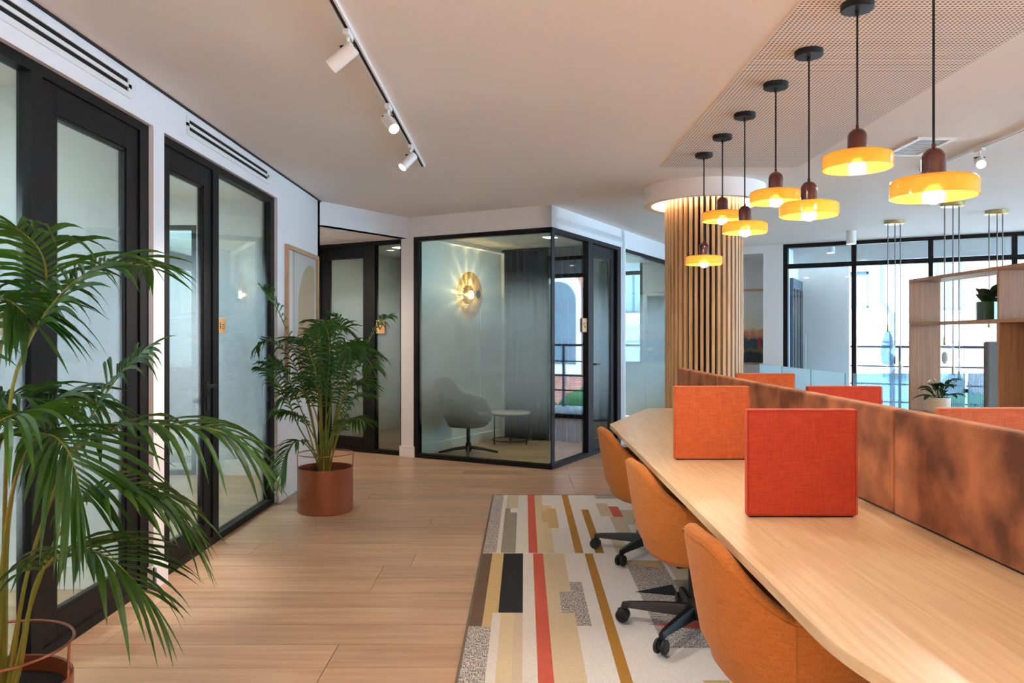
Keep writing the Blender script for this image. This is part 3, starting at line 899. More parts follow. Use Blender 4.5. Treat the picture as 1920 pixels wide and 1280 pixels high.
divider = thing('desk_divider', 'low rust brown velvet divider down the middle of the desk', 'divider', (1.213, 3.2, DZ))
ends = [0.45, 1.33, 2.418, 3.506, 4.575, 5.66]
for i, (a, b) in enumerate(zip(ends, ends[1:])):
    o = part('velvet_panel', MB().box(-0.026, 0.026, a - 3.2 + 0.003, b - 3.2 - 0.003, 0.004, 0.334), M['velvet'], divider, bevel=0.009)
part('base_rail', MB().box(-0.02, 0.02, 0.45 - 3.2, 5.66 - 3.2, 0.0005, 0.004), M['black_soft'], divider)

def screen(x0, x1, y, m, label, top=0.337):
    t = thing('privacy_screen', label, 'desk screen', ((x0 + x1) / 2, y, DZ), 0, 'fabric screens on the desk')
    w = (x1 - x0) / 2
    part('cloth_panel', MB().box(-w, w, -0.016, 0.016, 0.004, top), m, t, bevel=0.006)
    part('seam', MB().tube([(-w, -0.0165, 0.008), (-w, -0.0165, top - 0.004), (w, -0.0165, top - 0.004), (w, -0.0165, 0.008)], 0.0022, 6), m, t, smooth=True)
    part('foot_strip', MB().box(-w + 0.01, w - 0.01, -0.012, 0.012, 0.0005, 0.004), M['black_soft'], t)
screen(0.717, 1.058, 2.4, M['screen_red'], 'big red-orange square fabric screen standing nearest on the oak desk')
screen(0.721, 1.063, 3.52, M['screen_orange'], 'light orange square fabric screen behind the red one on the desk')
screen(1.36, 1.72, 4.76, M['screen_orange'], 'light orange fabric screen farthest behind the velvet divider, near the column')
screen(1.33, 1.67, 3.52, M['screen_red'], 'red-orange fabric screen half hidden behind the middle of the velvet divider')
screen(1.335, 1.69, 2.436, M['screen_dusty'], 'dusty orange fabric screen behind the divider at the right edge')

# ------------------------------------------------------------------ tub chairs
def tub(rim, foot, zb, seat_z, th=0.045, nf=56, back=0.0, power=2.5):
    """Upholstered bowl: rim(phi) gives height, foot(phi, h) the outer radius; phi = 0 is the back."""
    mb = MB()
    prof = 16
    rings = []
    for i in range(nf):
        ph = 2 * PI * i / nf - PI
        d = Vector((-math.cos(ph), -math.sin(ph), 0))
        hr = rim(ph)
        col = []
        for k in range(5):                           # underside and rounded bottom edge
            a = k / 4 * PI / 2
            r = foot(ph, 0) - 0.07 + 0.07 * math.sin(a)
            if k == 0: r *= 0.5
            col.append((r, zb + 0.06 * (1 - math.cos(a))))
        for k in range(1, 8):                        # outer wall
            s = k / 7
            z = zb + 0.06 + (hr - th * 0.5 - zb - 0.06) * s
            col.append((foot(ph, (z - zb) / 0.42), z))
        ro = foot(ph, (hr - zb) / 0.42)
        for k in range(1, 6):                        # rolled rim
            a = k / 5 * PI
            col.append((ro - th / 2 + th / 2 * math.cos(a), hr - th * 0.5 + th * 0.5 * math.sin(a)))
        for k in range(1, 5):                        # inner wall down to the seat
            s = k / 4
            z = (hr - th * 0.5) + (min(seat_z, hr - th * 0.5) - (hr - th * 0.5)) * s
            col.append((max(0.06, foot(ph, max(0, (z - zb)) / 0.42) - th - 0.03 * s), z))
        col.append((0.05, seat_z))
        rings.append([mb.p(d.x * r, d.y * r, z) for r, z in col])
    n = len(rings[0])
    for i in range(nf):
        A, B = rings[i], rings[(i + 1) % nf]
        for k in range(n - 1):
            mb.face(A[k], A[k + 1], B[k + 1], B[k])
    mb.face(*[r[0] for r in rings])
    mb.face(*reversed([r[-1] for r in rings]))
    return mb

def sm(a, b, x):
    t = max(0.0, min(1.0, (x - a) / (b - a)))
    return t * t * (3 - 2 * t)

def chair_rim(ph):
    a = abs(math.degrees(ph))
    return 0.757 - 0.155 * sm(15, 72, a) - 0.03 * sm(72, 110, a) - 0.13 * sm(110, 150, a)
def chair_foot(ph, h):
    c, s = math.cos(ph), math.sin(ph)
    rx = 0.29 if c > 0 else 0.27
    base = 1.0 / ((abs(c) / rx) ** 2.4 + (abs(s) / 0.325) ** 2.4) ** (1 / 2.4)
    return base * (0.76 + 0.26 * min(h, 1.05) ** 0.8)

def task_chair(loc, label):
    t = thing('task_chair', label, 'chair', loc, math.radians(5), 'orange tub chairs on casters along the desk')
    part('shell', tub(chair_rim, chair_foot, 0.335, 0.435, 0.056), M['orange'], t, smooth=True, angle=80)
    cu = MB().lathe([(0.0, 0.40), (0.17, 0.40), (0.196, 0.425), (0.19, 0.455), (0.16, 0.468), (0, 0.47)], 32)
    part('seat_cushion', cu, M['orange'], t, smooth=True, angle=80)
    for s in (-1, 1):
        pts = []
        for k in range(9):
            z = 0.36 + (chair_rim(math.radians(66)) - 0.38) * k / 8
            ph = s * math.radians(66)
            r = chair_foot(ph, (z - 0.335) / 0.42) + 0.0008
            pts.append((-math.cos(ph) * r, -math.sin(ph) * r, z))
        part('seam', MB().tube(pts, 0.0022, 6), M['orange'], t, smooth=True)
    pts = []
    for k in range(72):
        ph = 2 * PI * k / 72 - PI
        z = chair_rim(ph) - 0.02
        rr_ = chair_foot(ph, (z - 0.335) / 0.42) + 0.0006
        pts.append((-math.cos(ph) * rr_, -math.sin(ph) * rr_, z))
    part('piping', MB().tube(pts, 0.0024, 6, closed=True), M['orange'], t, smooth=True)
    part('mechanism', MB().box(-0.1, 0.1, -0.07, 0.07, 0.3, 0.345), M['black_soft'], t, bevel=0.008)
    part('gas_lift', MB().cyl(0.028, 0.09, 0.3).cyl(0.036, 0.085, 0.16), M['black_soft'], t, smooth=True)
    part('hub', MB().cyl(0.05, 0.07, 0.125, r2=0.042, seg=24), M['black_soft'], t, smooth=True)
    for k in range(5):
        a = math.radians(155.4 + 72 * k)
        d = Vector((math.cos(a), math.sin(a), 0)); n = Vector((-d.y, d.x, 0))
        m = MB()
        st = [(0.03, 0.075, 0.125, 0.026), (0.15, 0.075, 0.118, 0.021), (0.29, 0.078, 0.105, 0.016), (0.322, 0.066, 0.098, 0.013)]
        rows = []
        for r, z0, z1, w in st:
            c = d * r
            rows.append([m.p(*(c - n * w + Vector((0, 0, z0)))), m.p(*(c + n * w + Vector((0, 0, z0)))), m.p(*(c + n * w * 0.6 + Vector((0, 0, z1)))), m.p(*(c - n * w * 0.6 + Vector((0, 0, z1))))])
        for A, B in zip(rows, rows[1:]):
            for i in range(4): m.face(A[i], A[(i + 1) % 4], B[(i + 1) % 4], B[i])
        m.face(*reversed(rows[0])); m.face(*rows[-1])
        leg = part('leg', m, M['black_soft'], t, bevel=0.003)
        c = d * 0.318
        fr = Frame((c.x, c.y), (d.x, d.y), (n.x, n.y))
        cm = MB(fr)
        for s in (-1, 1):
            cm.lathe([(0, -0.009), (0.026, -0.009), (0.0305, -0.005), (0.0305, 0.005), (0.026, 0.009), (0, 0.009)], 20, 0, s * 0.016, 0.0407, 'y')
        cm.cyl(0.008, 0.05, 0.085, 0, 0, 10)
        cm.box(-0.022, 0.022, -0.006, 0.006, 0.035, 0.068)
        cs = part('caster', cm, M['black_soft'], leg, smooth=True)
    return t
CH_X = 0.78
ch = task_chair((CH_X, 3.356, 0.0095), 'middle of three orange tub chairs tucked under the desk')
dup(ch, (CH_X, 4.556, 0.0095), label='farthest orange tub chair at the desk, near the glass booth')
dup(ch, (CH_X, 2.156, 0.0095), label='nearest orange tub chair, cut off by the bottom of the picture')

# ------------------------------------------------------------------ amber pendants in a row
def pendant(y, z, label):
    x = 1.326
    t = thing('pendant_lamp', label, 'pendant lamp', (x, y, z), 0, 'amber glass pendants above the desk')
    up = CEIL - 0.004 - z
    part('ceiling_canopy', MB().lathe([(0, up - 0.026), (0.058, up - 0.026), (0.062, up - 0.022), (0.062, up), (0, up)], 32).cyl(0.008, up - 0.045, up - 0.026), M['black_soft'], t, smooth=True)
    part('cord', MB().cyl(0.0042, 0.135, up - 0.04, seg=10), M['cord'], t, smooth=True)
    part('cap', MB().lathe([(0.036, 0.028)] + [(0.036, 0.075)] + [(0.036 * math.cos(a * PI / 16), 0.092 + 0.036 * math.sin(a * PI / 16)) for a in range(8)] + [(0.006, 0.13), (0.006, 0.14), (0, 0.14)], 32), M['burgundy'], t, smooth=True, angle=60)
    part('shade', MB().lathe([(0.022, 0.028), (0.118, 0.028), (0.127, 0.022), (0.1285, 0.014), (0.1285, -0.03), (0.1245, -0.03), (0.1245, 0.012), (0.121, 0.018), (0.115, 0.0225), (0.022, 0.0225)], 56, closed=True), M['amber'], t, smooth=True, angle=50)
    part('bulb', MB().sphere(0.03, 0, 0, -0.022).cyl(0.014, 0.0, 0.022, seg=16), M['bulb'], t, smooth=True)
    part('socket', MB().cyl(0.02, 0.008, 0.028, seg=16), M['brass'], t, smooth=True)
    return t
for (y, z, lb) in ((5.426, 1.843, 'lowest hanging amber pendant in front of the slatted column, farthest away'), (4.939, 2.075, 'second farthest amber pendant, overlapping the top of the column'), (4.457, 1.935, 'third farthest amber pendant, at the right edge of the column'),
                   (3.924, 2.017, 'middle amber pendant of the row of seven'), (3.48, 1.878, 'third nearest amber pendant, hanging lower than its neighbours'), (2.986, 1.984, 'second nearest amber pendant of the row'), (2.44, 1.774, 'largest and nearest amber pendant at the right')):
    pendant(y, z, lb)

# ------------------------------------------------------------------ track lights and ceiling fittings
def track(x, y0, y1, label):
    t = thing('light_track', label, 'light track', (x, (y0 + y1) / 2, CEIL))
    h = (y1 - y0) / 2
    part('rail', MB().box(-0.018, -0.009, -h, h, -0.022, -0.0005).box(0.009, 0.018, -h, h, -0.022, -0.0005).box(-0.018, 0.018, h - 0.008, h, -0.022, -0.0005).box(-0.018, 0.018, -h, -h + 0.008, -0.022, -0.0005), M['white_metal'], t)
    part('channel', MB().box(-0.009, 0.009, -h + 0.008, h - 0.008, -0.012, -0.001), M['gap'], t)
track(-0.705, 0.8, 5.8, 'white ceiling light track above the corridor')
track(3.137, 2.2, 5.94, 'white ceiling light track at the upper right')

def spot_head(x, y, aim, label, power=0, lit=True, grp='white track spotlights', size=55, offx=0.0):
    t = thing('track_spotlight', label, 'spotlight', (x, y, CEIL - 0.022), 0, grp)
    part('adapter', MB().box(-0.014, 0.014, -0.045, 0.045, -0.024, 0.0), M['white_metal'], t, bevel=0.003)
    part('stem', MB().cyl(0.007, -0.06, -0.02, seg=12), M['white_metal'], t, smooth=True)
    d = Vector(aim).normalized()
    rot = d.to_track_quat('-Z', 'Y').to_euler()
    c = Vector((0, 0, -0.085)) + d * 0.02
    part('bracket', MB().box(-0.034, 0.034, -0.012, 0.012, -0.066, -0.058), M['black_soft'], t, bevel=0.002)
    hd = part('housing', MB().lathe([(0, 0.055), (0.028, 0.055), (0.031, 0.052), (0.031, -0.075), (0.027, -0.075), (0.027, -0.06), (0, -0.06)], 32), M['white_metal'], t, smooth=True, loc=c, rot=rot)
    part('lens', MB().cyl(0.0265, -0.064, -0.0605, seg=28), M['spotlens'] if lit else M['glass'], hd, smooth=True)
    if power:
        lamp('SPOT', 'spot_beam', t, c + d * 0.08, power, (1.0, 0.91, 0.81), 0.03, rot, size, 0.9)
spot_head(-0.705, 3.22, (-0.72, 0.1, -0.55), 'white track spotlight nearest the camera, aimed at the left wall', 5)
spot_head(-0.705, 4.235, (0.42, -0.6, -0.62), 'lit white track spotlight aimed towards the camera', 40)
spot_head(-0.705, 5.13, (-0.45, -0.35, -0.6), 'white track spotlight near the far end of its track', 95)
spot_head(3.137, 5.2, (-0.35, -0.75, -0.4), 'lit white track spotlight at the upper right behind the pendants', 20)
spot_head(-0.705, 1.6, (0.35, 0.75, -0.8), 'unseen white track spotlight added to light the rug', 40, size=90)  # lamp out of view, added to brighten the rug
spot_head(3.137, 3.6, (-0.7, -0.2, -0.8), 'white track spotlight on the right track, out of view', 30, size=80)

def downlight(x, y, label, power, cone=130):  # fittings out of view, added for fill and bounce onto the ceiling
    t = thing('downlight', label, 'downlight', (x, y, CEIL), 0, 'recessed downlights')
    part('trim_ring', MB().lathe([(0.05, -0.006), (0.06, -0.006), (0.062, -0.0005), (0.05, -0.0005)], 28, closed=True), M['white_metal'], t, smooth=True)
    part('lens', MB().cyl(0.049, -0.004, -0.001, seg=28), M['spotlens'], t)
    lamp('SPOT', 'downlight_beam', t, (0, 0, -0.01), power, (1.0, 0.91, 0.81), 0.05, (0, 0, 0), cone, 0.9)
for x, y, pw, where in ((-0.6, 0.1, 36, 'above the camera, left of it'), (0.9, -0.9, 95, 'just behind the camera, right of it'), (-0.9, -2.2, 320, 'behind the camera by the left wall'),
                        (2.6, 0.2, 45, 'beyond the right edge of the picture'), (2.6, -2.2, 320, 'behind the camera on the far right'), (0.7, -2.4, 320, 'behind the camera in the middle of the back row')):
    downlight(x, y, 'unseen ceiling downlight added for fill, ' + where, pw, 110 if y < -2 else 130)
t_ = thing('downlight', 'recessed downlight in the low alcove ceiling, hidden by the left wall', 'downlight', (-2.25, 8.15, 2.375), 0, 'recessed downlights')
part('trim_ring', MB().lathe([(0.05, -0.006), (0.06, -0.006), (0.062, -0.0005), (0.05, -0.0005)], 28, closed=True), M['white_metal'], t_, smooth=True)
part('lens', MB().cyl(0.049, -0.004, -0.001, seg=28), M['spotlens'], t_)
lamp('SPOT', 'downlight_beam', t_, (0, 0, -0.01), 40, (1.0, 0.85, 0.68), 0.05, (0, 0, 0), 150, 0.8)

def slot_vent(y0, y1, label):
    t = thing('linear_air_vent', label, 'air vent', (WALL_X, (y0 + y1) / 2, 2.455), 0)
    h = (y1 - y0) / 2
    m = MB()
    for z0, z1 in ((0, 0.027), (0.048, 0.066), (0.087, 0.105)):
        m.box(0.0005, 0.008, -h, h, z0, z1)
    m.box(0.0005, 0.008, -h, -h + 0.03, 0.027, 0.087); m.box(0.0005, 0.008, h - 0.03, h, 0.027, 0.087)
    part('frame', m, M['white_metal'], t)
    for z in (0.027, 0.066):
        part('slot', MB().box(0.0005, 0.002, -h + 0.03, h - 0.03, z, z + 0.021), M['slot'], t)
slot_vent(1.8, 3.73, 'white two-slot air vent above the nearest glass door, top left')
slot_vent(4.36, 5.80, 'white two-slot air vent above the second glass door')

cas = thing('ceiling_grille', 'small white framed ceiling air grille behind the pendants', 'air grille', (2.74, 5.23, CEIL))
part('frame', MB().box(-0.13, -0.1, -0.24, 0.24, -0.012, -0.0005).box(0.1, 0.13, -0.24, 0.24, -0.012, -0.0005).box(-0.1, 0.1, -0.24, -0.21, -0.012, -0.0005).box(-0.1, 0.1, 0.21, 0.24, -0.012, -0.0005), M['white_metal'], cas)
part('back_plate', MB().box(-0.1, 0.1, -0.21, 0.21, -0.004, -0.001), M['gap'], cas)
for k in range(12):
    part('louvre', MB().box(-0.1, 0.1, -0.2 + k * 0.035, -0.192 + k * 0.035, -0.008, -0.004), M['white_metal'], cas)

def can(x, y, z, label, h=0.16):
    t = thing('cylinder_downlight', label, 'downlight', (x, y, z), 0)
    part('housing', MB().lathe([(0, 0), (0.057, 0), (0.057, -h), (0.05, -h), (0.05, -h + 0.03), (0, -h + 0.03)], 32), M['white_metal'], t, smooth=True)
    part('lens', MB().cyl(0.048, -h + 0.012, -h + 0.028, seg=24), M['spotlens'], t)
can(4.1, 9.4, CEIL - 0.0005, 'white cylindrical ceiling downlight in front of the window wall')
_c = F_WIN(0.55, -0.7, 2.659)
can(_c[0], _c[1], _c[2], 'white cylindrical downlight added on the balcony soffit for a reflection in the glass', 0.14)  # added fitting in place of a reflection in the window glass

# ------------------------------------------------------------------ brass pendant clusters by the windows
def cluster(x, y, label, drops):
    t = thing('brass_pendant_cluster', label, 'pendant lamp', (x, y, CEIL), 0, 'brass cluster pendants by the windows')
    part('ceiling_canopy', MB().lathe([(0, -0.035), (0.1, -0.035), (0.106, -0.03), (0.106, -0.0005), (0, -0.0005)], 40), M['brass'], t, smooth=True)
    for k, (ln, kind) in enumerate(drops):
        cx = (-0.07, 0.0, 0.07)[k]
        rd = part('rod', MB().cyl(0.006, -ln, -0.03, cx, (0.01, -0.01, 0.01)[k], 10), M['steel_cord'], t, smooth=True)
        cyy = (0.01, -0.01, 0.01)[k]
        z = -ln
        part('lamp_holder', MB().cyl(0.013, z - 0.05, z + 0.03, cx, cyy, 14), M['brass'], rd, smooth=True)
        if kind == 'drop':
            prof = [(0.02, -0.04), (0.045, -0.1), (0.072, -0.22), (0.076, -0.3), (0.06, -0.4), (0.045, -0.42), (0.04, -0.42), (0.057, -0.39), (0.072, -0.3), (0.068, -0.22), (0.041, -0.1), (0.016, -0.04)]
            mm = M['smoke_glass']
        else:
            prof = [(0.02, -0.03), (0.07, -0.06), (0.11, -0.13), (0.125, -0.2), (0.12, -0.2), (0.105, -0.13), (0.066, -0.064), (0.016, -0.034)]
            mm = M['clear_blown']
        sh = part('glass_shade', MB().lathe([(a, z + b) for a, b in prof], 32, cx, cyy, closed=True), mm, rd, smooth=True)
        if kind == 'leaf':
            part('glass_pendulum', MB().sphere(0.028, cx, cyy, z - 0.17, 14, 10, 2.2), M['lily_white'], rd, smooth=True)
cluster(4.23, 8.587, 'brass canopy with three rods and blue glass drop, left of the shelf', [(1.19, 'drop'), (1.55, 'dome'), (1.6, 'dome')])
cluster(4.22, 7.43, 'brass canopy with three rods seen through the open shelf', [(1.33, 'leaf'), (1.62, 'dome'), (1.66, 'dome')])
cluster(4.94, 7.9, 'brass canopy with three rods at the far right above the shelf', [(1.15, 'dome'), (1.5, 'drop'), (1.3, 'dome')])

# ------------------------------------------------------------------ potted palms
PALM_A = [
    [(0.082,-0.026,0.408),(0.138,-0.056,0.647),(0.226,-0.056,0.909),(0.287,-0.036,1.016),(0.39,-0.006,1.054),(0.511,0.024,1.05),(0.624,0.044,1.031),(0.709,0.064,0.964)],
    [(0.055,0.004,0.396),(0.09,0.044,0.677),(0.144,0.094,0.897),(0.186,0.144,1.032),(0.248,0.194,1.165),(0.3,0.244,1.245)],
    [(0.059,-0.036,0.412),(0.11,-0.106,0.776),(0.158,-0.156,1.122),(0.202,-0.156,1.275),(0.234,-0.106,1.381),(0.273,-0.036,1.465),(0.327,0.044,1.514),(0.378,0.144,1.511)],
    [(0.012,0.024,0.387),(-0.032,0.044,0.768),(-0.002,0.044,1.257),(0.067,0.044,1.379),(0.159,-0.006,1.452),(0.206,-0.106,1.531),(0.207,-0.206,1.58)],
    [(0.116,-0.056,0.421),(0.168,-0.076,0.595),(0.256,-0.106,0.776),(0.312,-0.106,0.862),(0.382,-0.076,0.891),(0.464,-0.036,0.869),(0.539,-0.006,0.773)],
    [(0.124,-0.056,0.413),(0.187,-0.106,0.62),(0.265,-0.156,0.719),(0.352,-0.176,0.753),(0.435,-0.176,0.725),(0.508,-0.156,0.636)],
    [(0.013,0.044,0.379),(-0.045,0.144,0.712),(-0.037,0.194,0.944),(-0.003,0.244,1.07),(0.034,0.294,1.108),(0.083,0.344,1.095)],
    [(0.058,-0.056,0.421),(0.146,-0.156,0.789),(0.227,-0.206,1.005),(0.306,-0.236,1.056),(0.371,-0.256,1.012),(0.398,-0.256,0.92)],
    [(0.037,-0.036,0.412),(0.105,-0.156,0.789),(0.166,-0.206,1.032),(0.24,-0.236,1.103),(0.233,-0.306,1.097),(0.192,-0.356,1.028)],
    [(-0.002,0.044,0.379),(-0.133,0.144,0.712),(-0.152,0.194,0.977),(-0.136,0.244,1.087),(-0.07,0.244,1.112),(-0.034,0.294,1.082)],
    [(0.017,-0.006,0.4),(-0.058,-0.006,0.751),(-0.066,-0.056,1.084),(0.014,-0.106,1.317),(0.119,-0.136,1.401),(0.202,-0.156,1.358)],
]
PALM_B = [
    [(-0.035,-0.02,0.342),(-0.082,-0.07,0.714),(-0.167,-0.12,1.112),(-0.289,-0.17,1.463),(-0.355,-0.22,1.597),(-0.38,-0.27,1.651)],
    [(-0.043,0.01,0.337),(-0.102,-0.07,0.754),(-0.177,-0.22,1.115),(-0.299,-0.32,1.27),(-0.38,-0.37,1.24)],
    [(-0.04,0.03,0.333),(-0.082,-0.07,0.675),(-0.133,-0.17,0.958),(-0.239,-0.27,1.078),(-0.332,-0.37,1.12)],
    [(-0.028,0.03,0.333),(-0.049,0.08,0.78),(-0.074,0.13,1.144),(-0.079,0.23,1.35),(0.056,0.28,1.384),(0.18,0.33,1.266)],
    [(0.004,-0.02,0.342),(0.037,-0.12,0.798),(0.085,-0.22,1.192),(0.079,-0.32,1.383),(0.03,-0.42,1.419)],
    [(0.012,0.03,0.333),(0.049,0.13,0.735),(0.109,0.23,1.058),(0.203,0.28,1.224),(0.35,0.33,1.16)],
    [(0.024,-0.02,0.342),(0.116,-0.07,0.714),(0.206,-0.12,0.994),(0.267,-0.17,1.172),(0.293,-0.22,1.25)],
    [(0.02,-0.05,0.347),(0.12,-0.17,0.686),(0.2,-0.27,0.888),(0.299,-0.32,0.986),(0.391,-0.37,0.97)],
    [(0.042,-0.01,0.34),(0.088,-0.07,0.516),(0.147,-0.12,0.641),(0.236,-0.17,0.705),(0.332,-0.22,0.691)],
    [(-0.043,-0.02,0.342),(-0.088,-0.12,0.484),(-0.139,-0.22,0.552),(-0.201,-0.27,0.486),(-0.239,-0.32,0.324)],
    [(-0.049,-0.03,0.343),(-0.108,-0.12,0.641),(-0.172,-0.17,0.732),(-0.254,-0.22,0.76)],
    [(-0.037,0.08,0.325),(-0.087,0.18,0.688),(-0.175,0.28,1.014),(-0.29,0.38,1.223),(-0.36,0.43,1.266)],
    [(0.004,-0.05,0.347),(0.003,-0.17,0.763),(-0.01,-0.27,1.078),(-0.059,-0.37,1.27),(-0.123,-0.47,1.289)],
    [(-0.005,0.05,0.33),(0.016,0.13,0.858),(0.058,0.18,1.226),(0.079,0.18,1.391),(0.029,0.13,1.472)],
    [(-0.007,-0.07,0.35),(-0.013,-0.17,0.686),(-0.067,-0.27,0.888),(-0.147,-0.35,0.912),(-0.24,-0.39,0.822)],
    [(0.024,0.03,0.333),(0.101,0.08,0.618),(0.172,0.13,0.817),(0.285,0.18,0.854)],
]
def leaflet(mb, base, d, ln, w, droop, up, xmin, rows=6):
    side = d.cross(up)
    if side.length < 1e-4: side = Vector((1, 0, 0))
    side.normalize()
    prev = None
    for i in range(rows + 1):
        s = i / rows
        c = base + d * ln * s + Vector((0, 0, -1)) * droop * ln * s * s
        c = c - d * droop * ln * 0.35 * s * s
        if c.x < xmin: c.x = xmin + 0.002 * i
        ww = w * (0.35 + 1.3 * s) if s < 0.5 else w * 2.0 * (1 - s) ** 0.8
        ww = max(0.0006, min(w, ww))
        fold = Vector((0, 0, -1)) * ww * 0.35
        l = c - side * ww * 0.5; r = c + side * ww * 0.5
        q = [mb.p(*l), mb.p(*(c + fold)), mb.p(*r)]
        if prev:
            mb.face(prev[0], prev[1], q[1], q[0]); mb.face(prev[1], prev[2], q[2], q[1])
        prev = q

def palm(loc, label, fronds, seed, n_leaf, ln0, w0, singles, xmin, start, drp=0.3):
    rr = random.Random(seed)
    t = thing('potted_palm', label, 'potted plant', loc, 0, 'palms in copper pots along the left wall')
    pot = part('pot', MB().lathe([(0, 0), (0.198, 0), (0.204, 0.006), (0.204, 0.326), (0.2, 0.33), (0.196, 0.326), (0.196, 0.27), (0, 0.27)], 64), M['copper'], t, smooth=True)
    part('soil', MB().lathe([(0, 0.272), (0.194, 0.272), (0.19, 0.284), (0.1, 0.292), (0, 0.296)], 40), M['soil'], t, smooth=True)
    part('wire_ring', MB().tube([(0.205 * math.cos(2 * PI * k / 72), 0.205 * math.sin(2 * PI * k / 72), 0.43) for k in range(72)], 0.0042, 8, closed=True), M['copper_wire'], t, smooth=True)
    for k in range(4):
        a = math.radians(10 + 90 * k)
        part('ring_post', MB().tube([(0.2 * math.cos(a), 0.2 * math.sin(a), 0.3), (0.205 * math.cos(a), 0.205 * math.sin(a), 0.43)], 0.0038, 8), M['copper_wire'], t, smooth=True)
    for fi, pts in enumerate(fronds):
        p0 = Vector(pts[0])
        full = [(p0.x * 0.6, p0.y * 0.6, 0.28)] + list(pts)
        cv = spline(full, 30)
        n = len(cv)
        rad = [0.0065 * (1 - 0.82 * i / (n - 1)) + 0.0007 for i in range(n)]
        fo = part('frond', MB().tube(cv, rad, 6), M['stem'], t, smooth=True)
        joined = MB()
        single = singles and fi < 8
        st = start[fi] if isinstance(start, (list, tuple)) else start
        for k in range(n_leaf):
            f = st + (1 - st) * (k + 0.5) / n_leaf
            u = f * (n - 1); i = min(int(u), n - 2)
            base = cv[i].lerp(cv[i + 1], u - i)
            tg = (cv[min(i + 2, n - 1)] - cv[max(i - 1, 0)]).normalized()
            sd = tg.cross(Vector((0, 0, 1)))
            if sd.length < 0.15: sd = Vector((math.cos(fi), math.sin(fi), 0))
            sd.normalize()
            upv = sd.cross(tg).normalized()
            env = (0.55 + 0.45 * math.sin(PI * min(1, (f - st) / (1 - st) * 1.05))) * (0.82 + 0.3 * rr.random())
            for s in (-1, 1):
                fwd = 0.55 + 0.5 * (f - st) / (1 - st)
                d = (sd * s * (0.95 + 0.1 * rr.random()) + tg * fwd + upv * (0.28 + 0.15 * rr.random())).normalized()
                m = joined if not single else MB()
                leaflet(m, base, d, ln0 * env, w0 * (0.8 + 0.35 * rr.random()), drp + 0.36 * rr.random(), upv, xmin)
                if single: part('leaflet', m, M['palm'], fo)
        m = joined if not single else MB()
        tip_d = (cv[-1] - cv[-3]).normalized()
        leaflet(m, cv[-1], tip_d, ln0 * 0.55, w0 * 0.8, 0.3, Vector((0, 0, 1)), xmin)
        part('leaflet' if single else 'leaflet_fan', m, M['palm'], fo, kind=None if single else 'stuff')
palm((-1.477, 2.156, 0), 'large palm at the left edge, its pot cut by the frame', PALM_A, 11, 18, 0.33, 0.0215, True, -0.345, [0.48, 0.5, 0.5, 0.55, 0.5, 0.42, 0.55, 0.55, 0.55, 0.55, 0.55])
_rr = random.Random(9)
for f in list(PALM_B):
    if f[-1][2] < 0.9: continue
    an, k = _rr.uniform(0.7, 5.5), _rr.uniform(0.78, 0.98)
    q = [Matrix.Rotation(an * min(1, i), 3, 'Z') @ Vector(p) for i, p in enumerate(f)]
    if min(p.x for p in q) > -0.36: PALM_B.append([(p.x, p.y, 0.33 + (p.z - 0.33) * k) for p in q])
palm((-1.434, 5.77, 0), 'smaller palm in a copper pot by the framed print', PALM_B, 23, 21, 0.24, 0.02, False, -0.40, 0.5)

# ------------------------------------------------------------------ framed print on the left wall
pr = thing('framed_print', 'oak framed abstract print with a beige arch, behind the small palm', 'picture', (WALL_X + 0.0005, 6.7, 0.79))
hw, hh = 0.49, 1.265
part('frame', MB().box(0, 0.03, -hw, -hw + 0.035, 0, hh).box(0, 0.03, hw - 0.035, hw, 0, hh).box(0, 0.03, -hw + 0.035, hw - 0.035, 0, 0.035).box(0, 0.03, -hw + 0.035, hw - 0.035, hh - 0.035, hh), M['oakframe'], pr)
part('paper', MB().box(0.002, 0.008, -hw + 0.035, hw - 0.035, 0.035, hh - 0.035), M['paper'], pr)
def flat(poly, x0, x1):
    m = MB(); n = len(poly)
    a = [m.p(x1, y, z) for y, z in poly]; b = [m.p(x0, y, z) for y, z in poly]
    m.face(*a); m.face(*reversed(b))
    for i in range(n): m.face(a[i], b[i], b[(i + 1) % n], a[(i + 1) % n])
    return m
arch_pts = [(-0.12, 0.55), (0.4, 0.55), (0.4, 1.14)] + [(0.28 - 0.4 * math.sin(a * PI / 20), 0.72 + 0.44 * math.cos(a * PI / 20)) for a in range(11)]
part('beige_shape', flat(arch_pts, 0.008, 0.0088), M['beige_ink'], pr)
part('terracotta_shape', flat([(0.1 + 0.28 * math.cos(a * PI / 12), 0.42 + 0.26 * math.sin(a * PI / 12)) for a in range(24)], 0.0088, 0.0094), M['terra_ink'], pr)
part('glass_sheet', MB().box(0.02, 0.023, -hw + 0.035, hw - 0.035, 0.035, hh - 0.035), M['picture_glass'], pr)

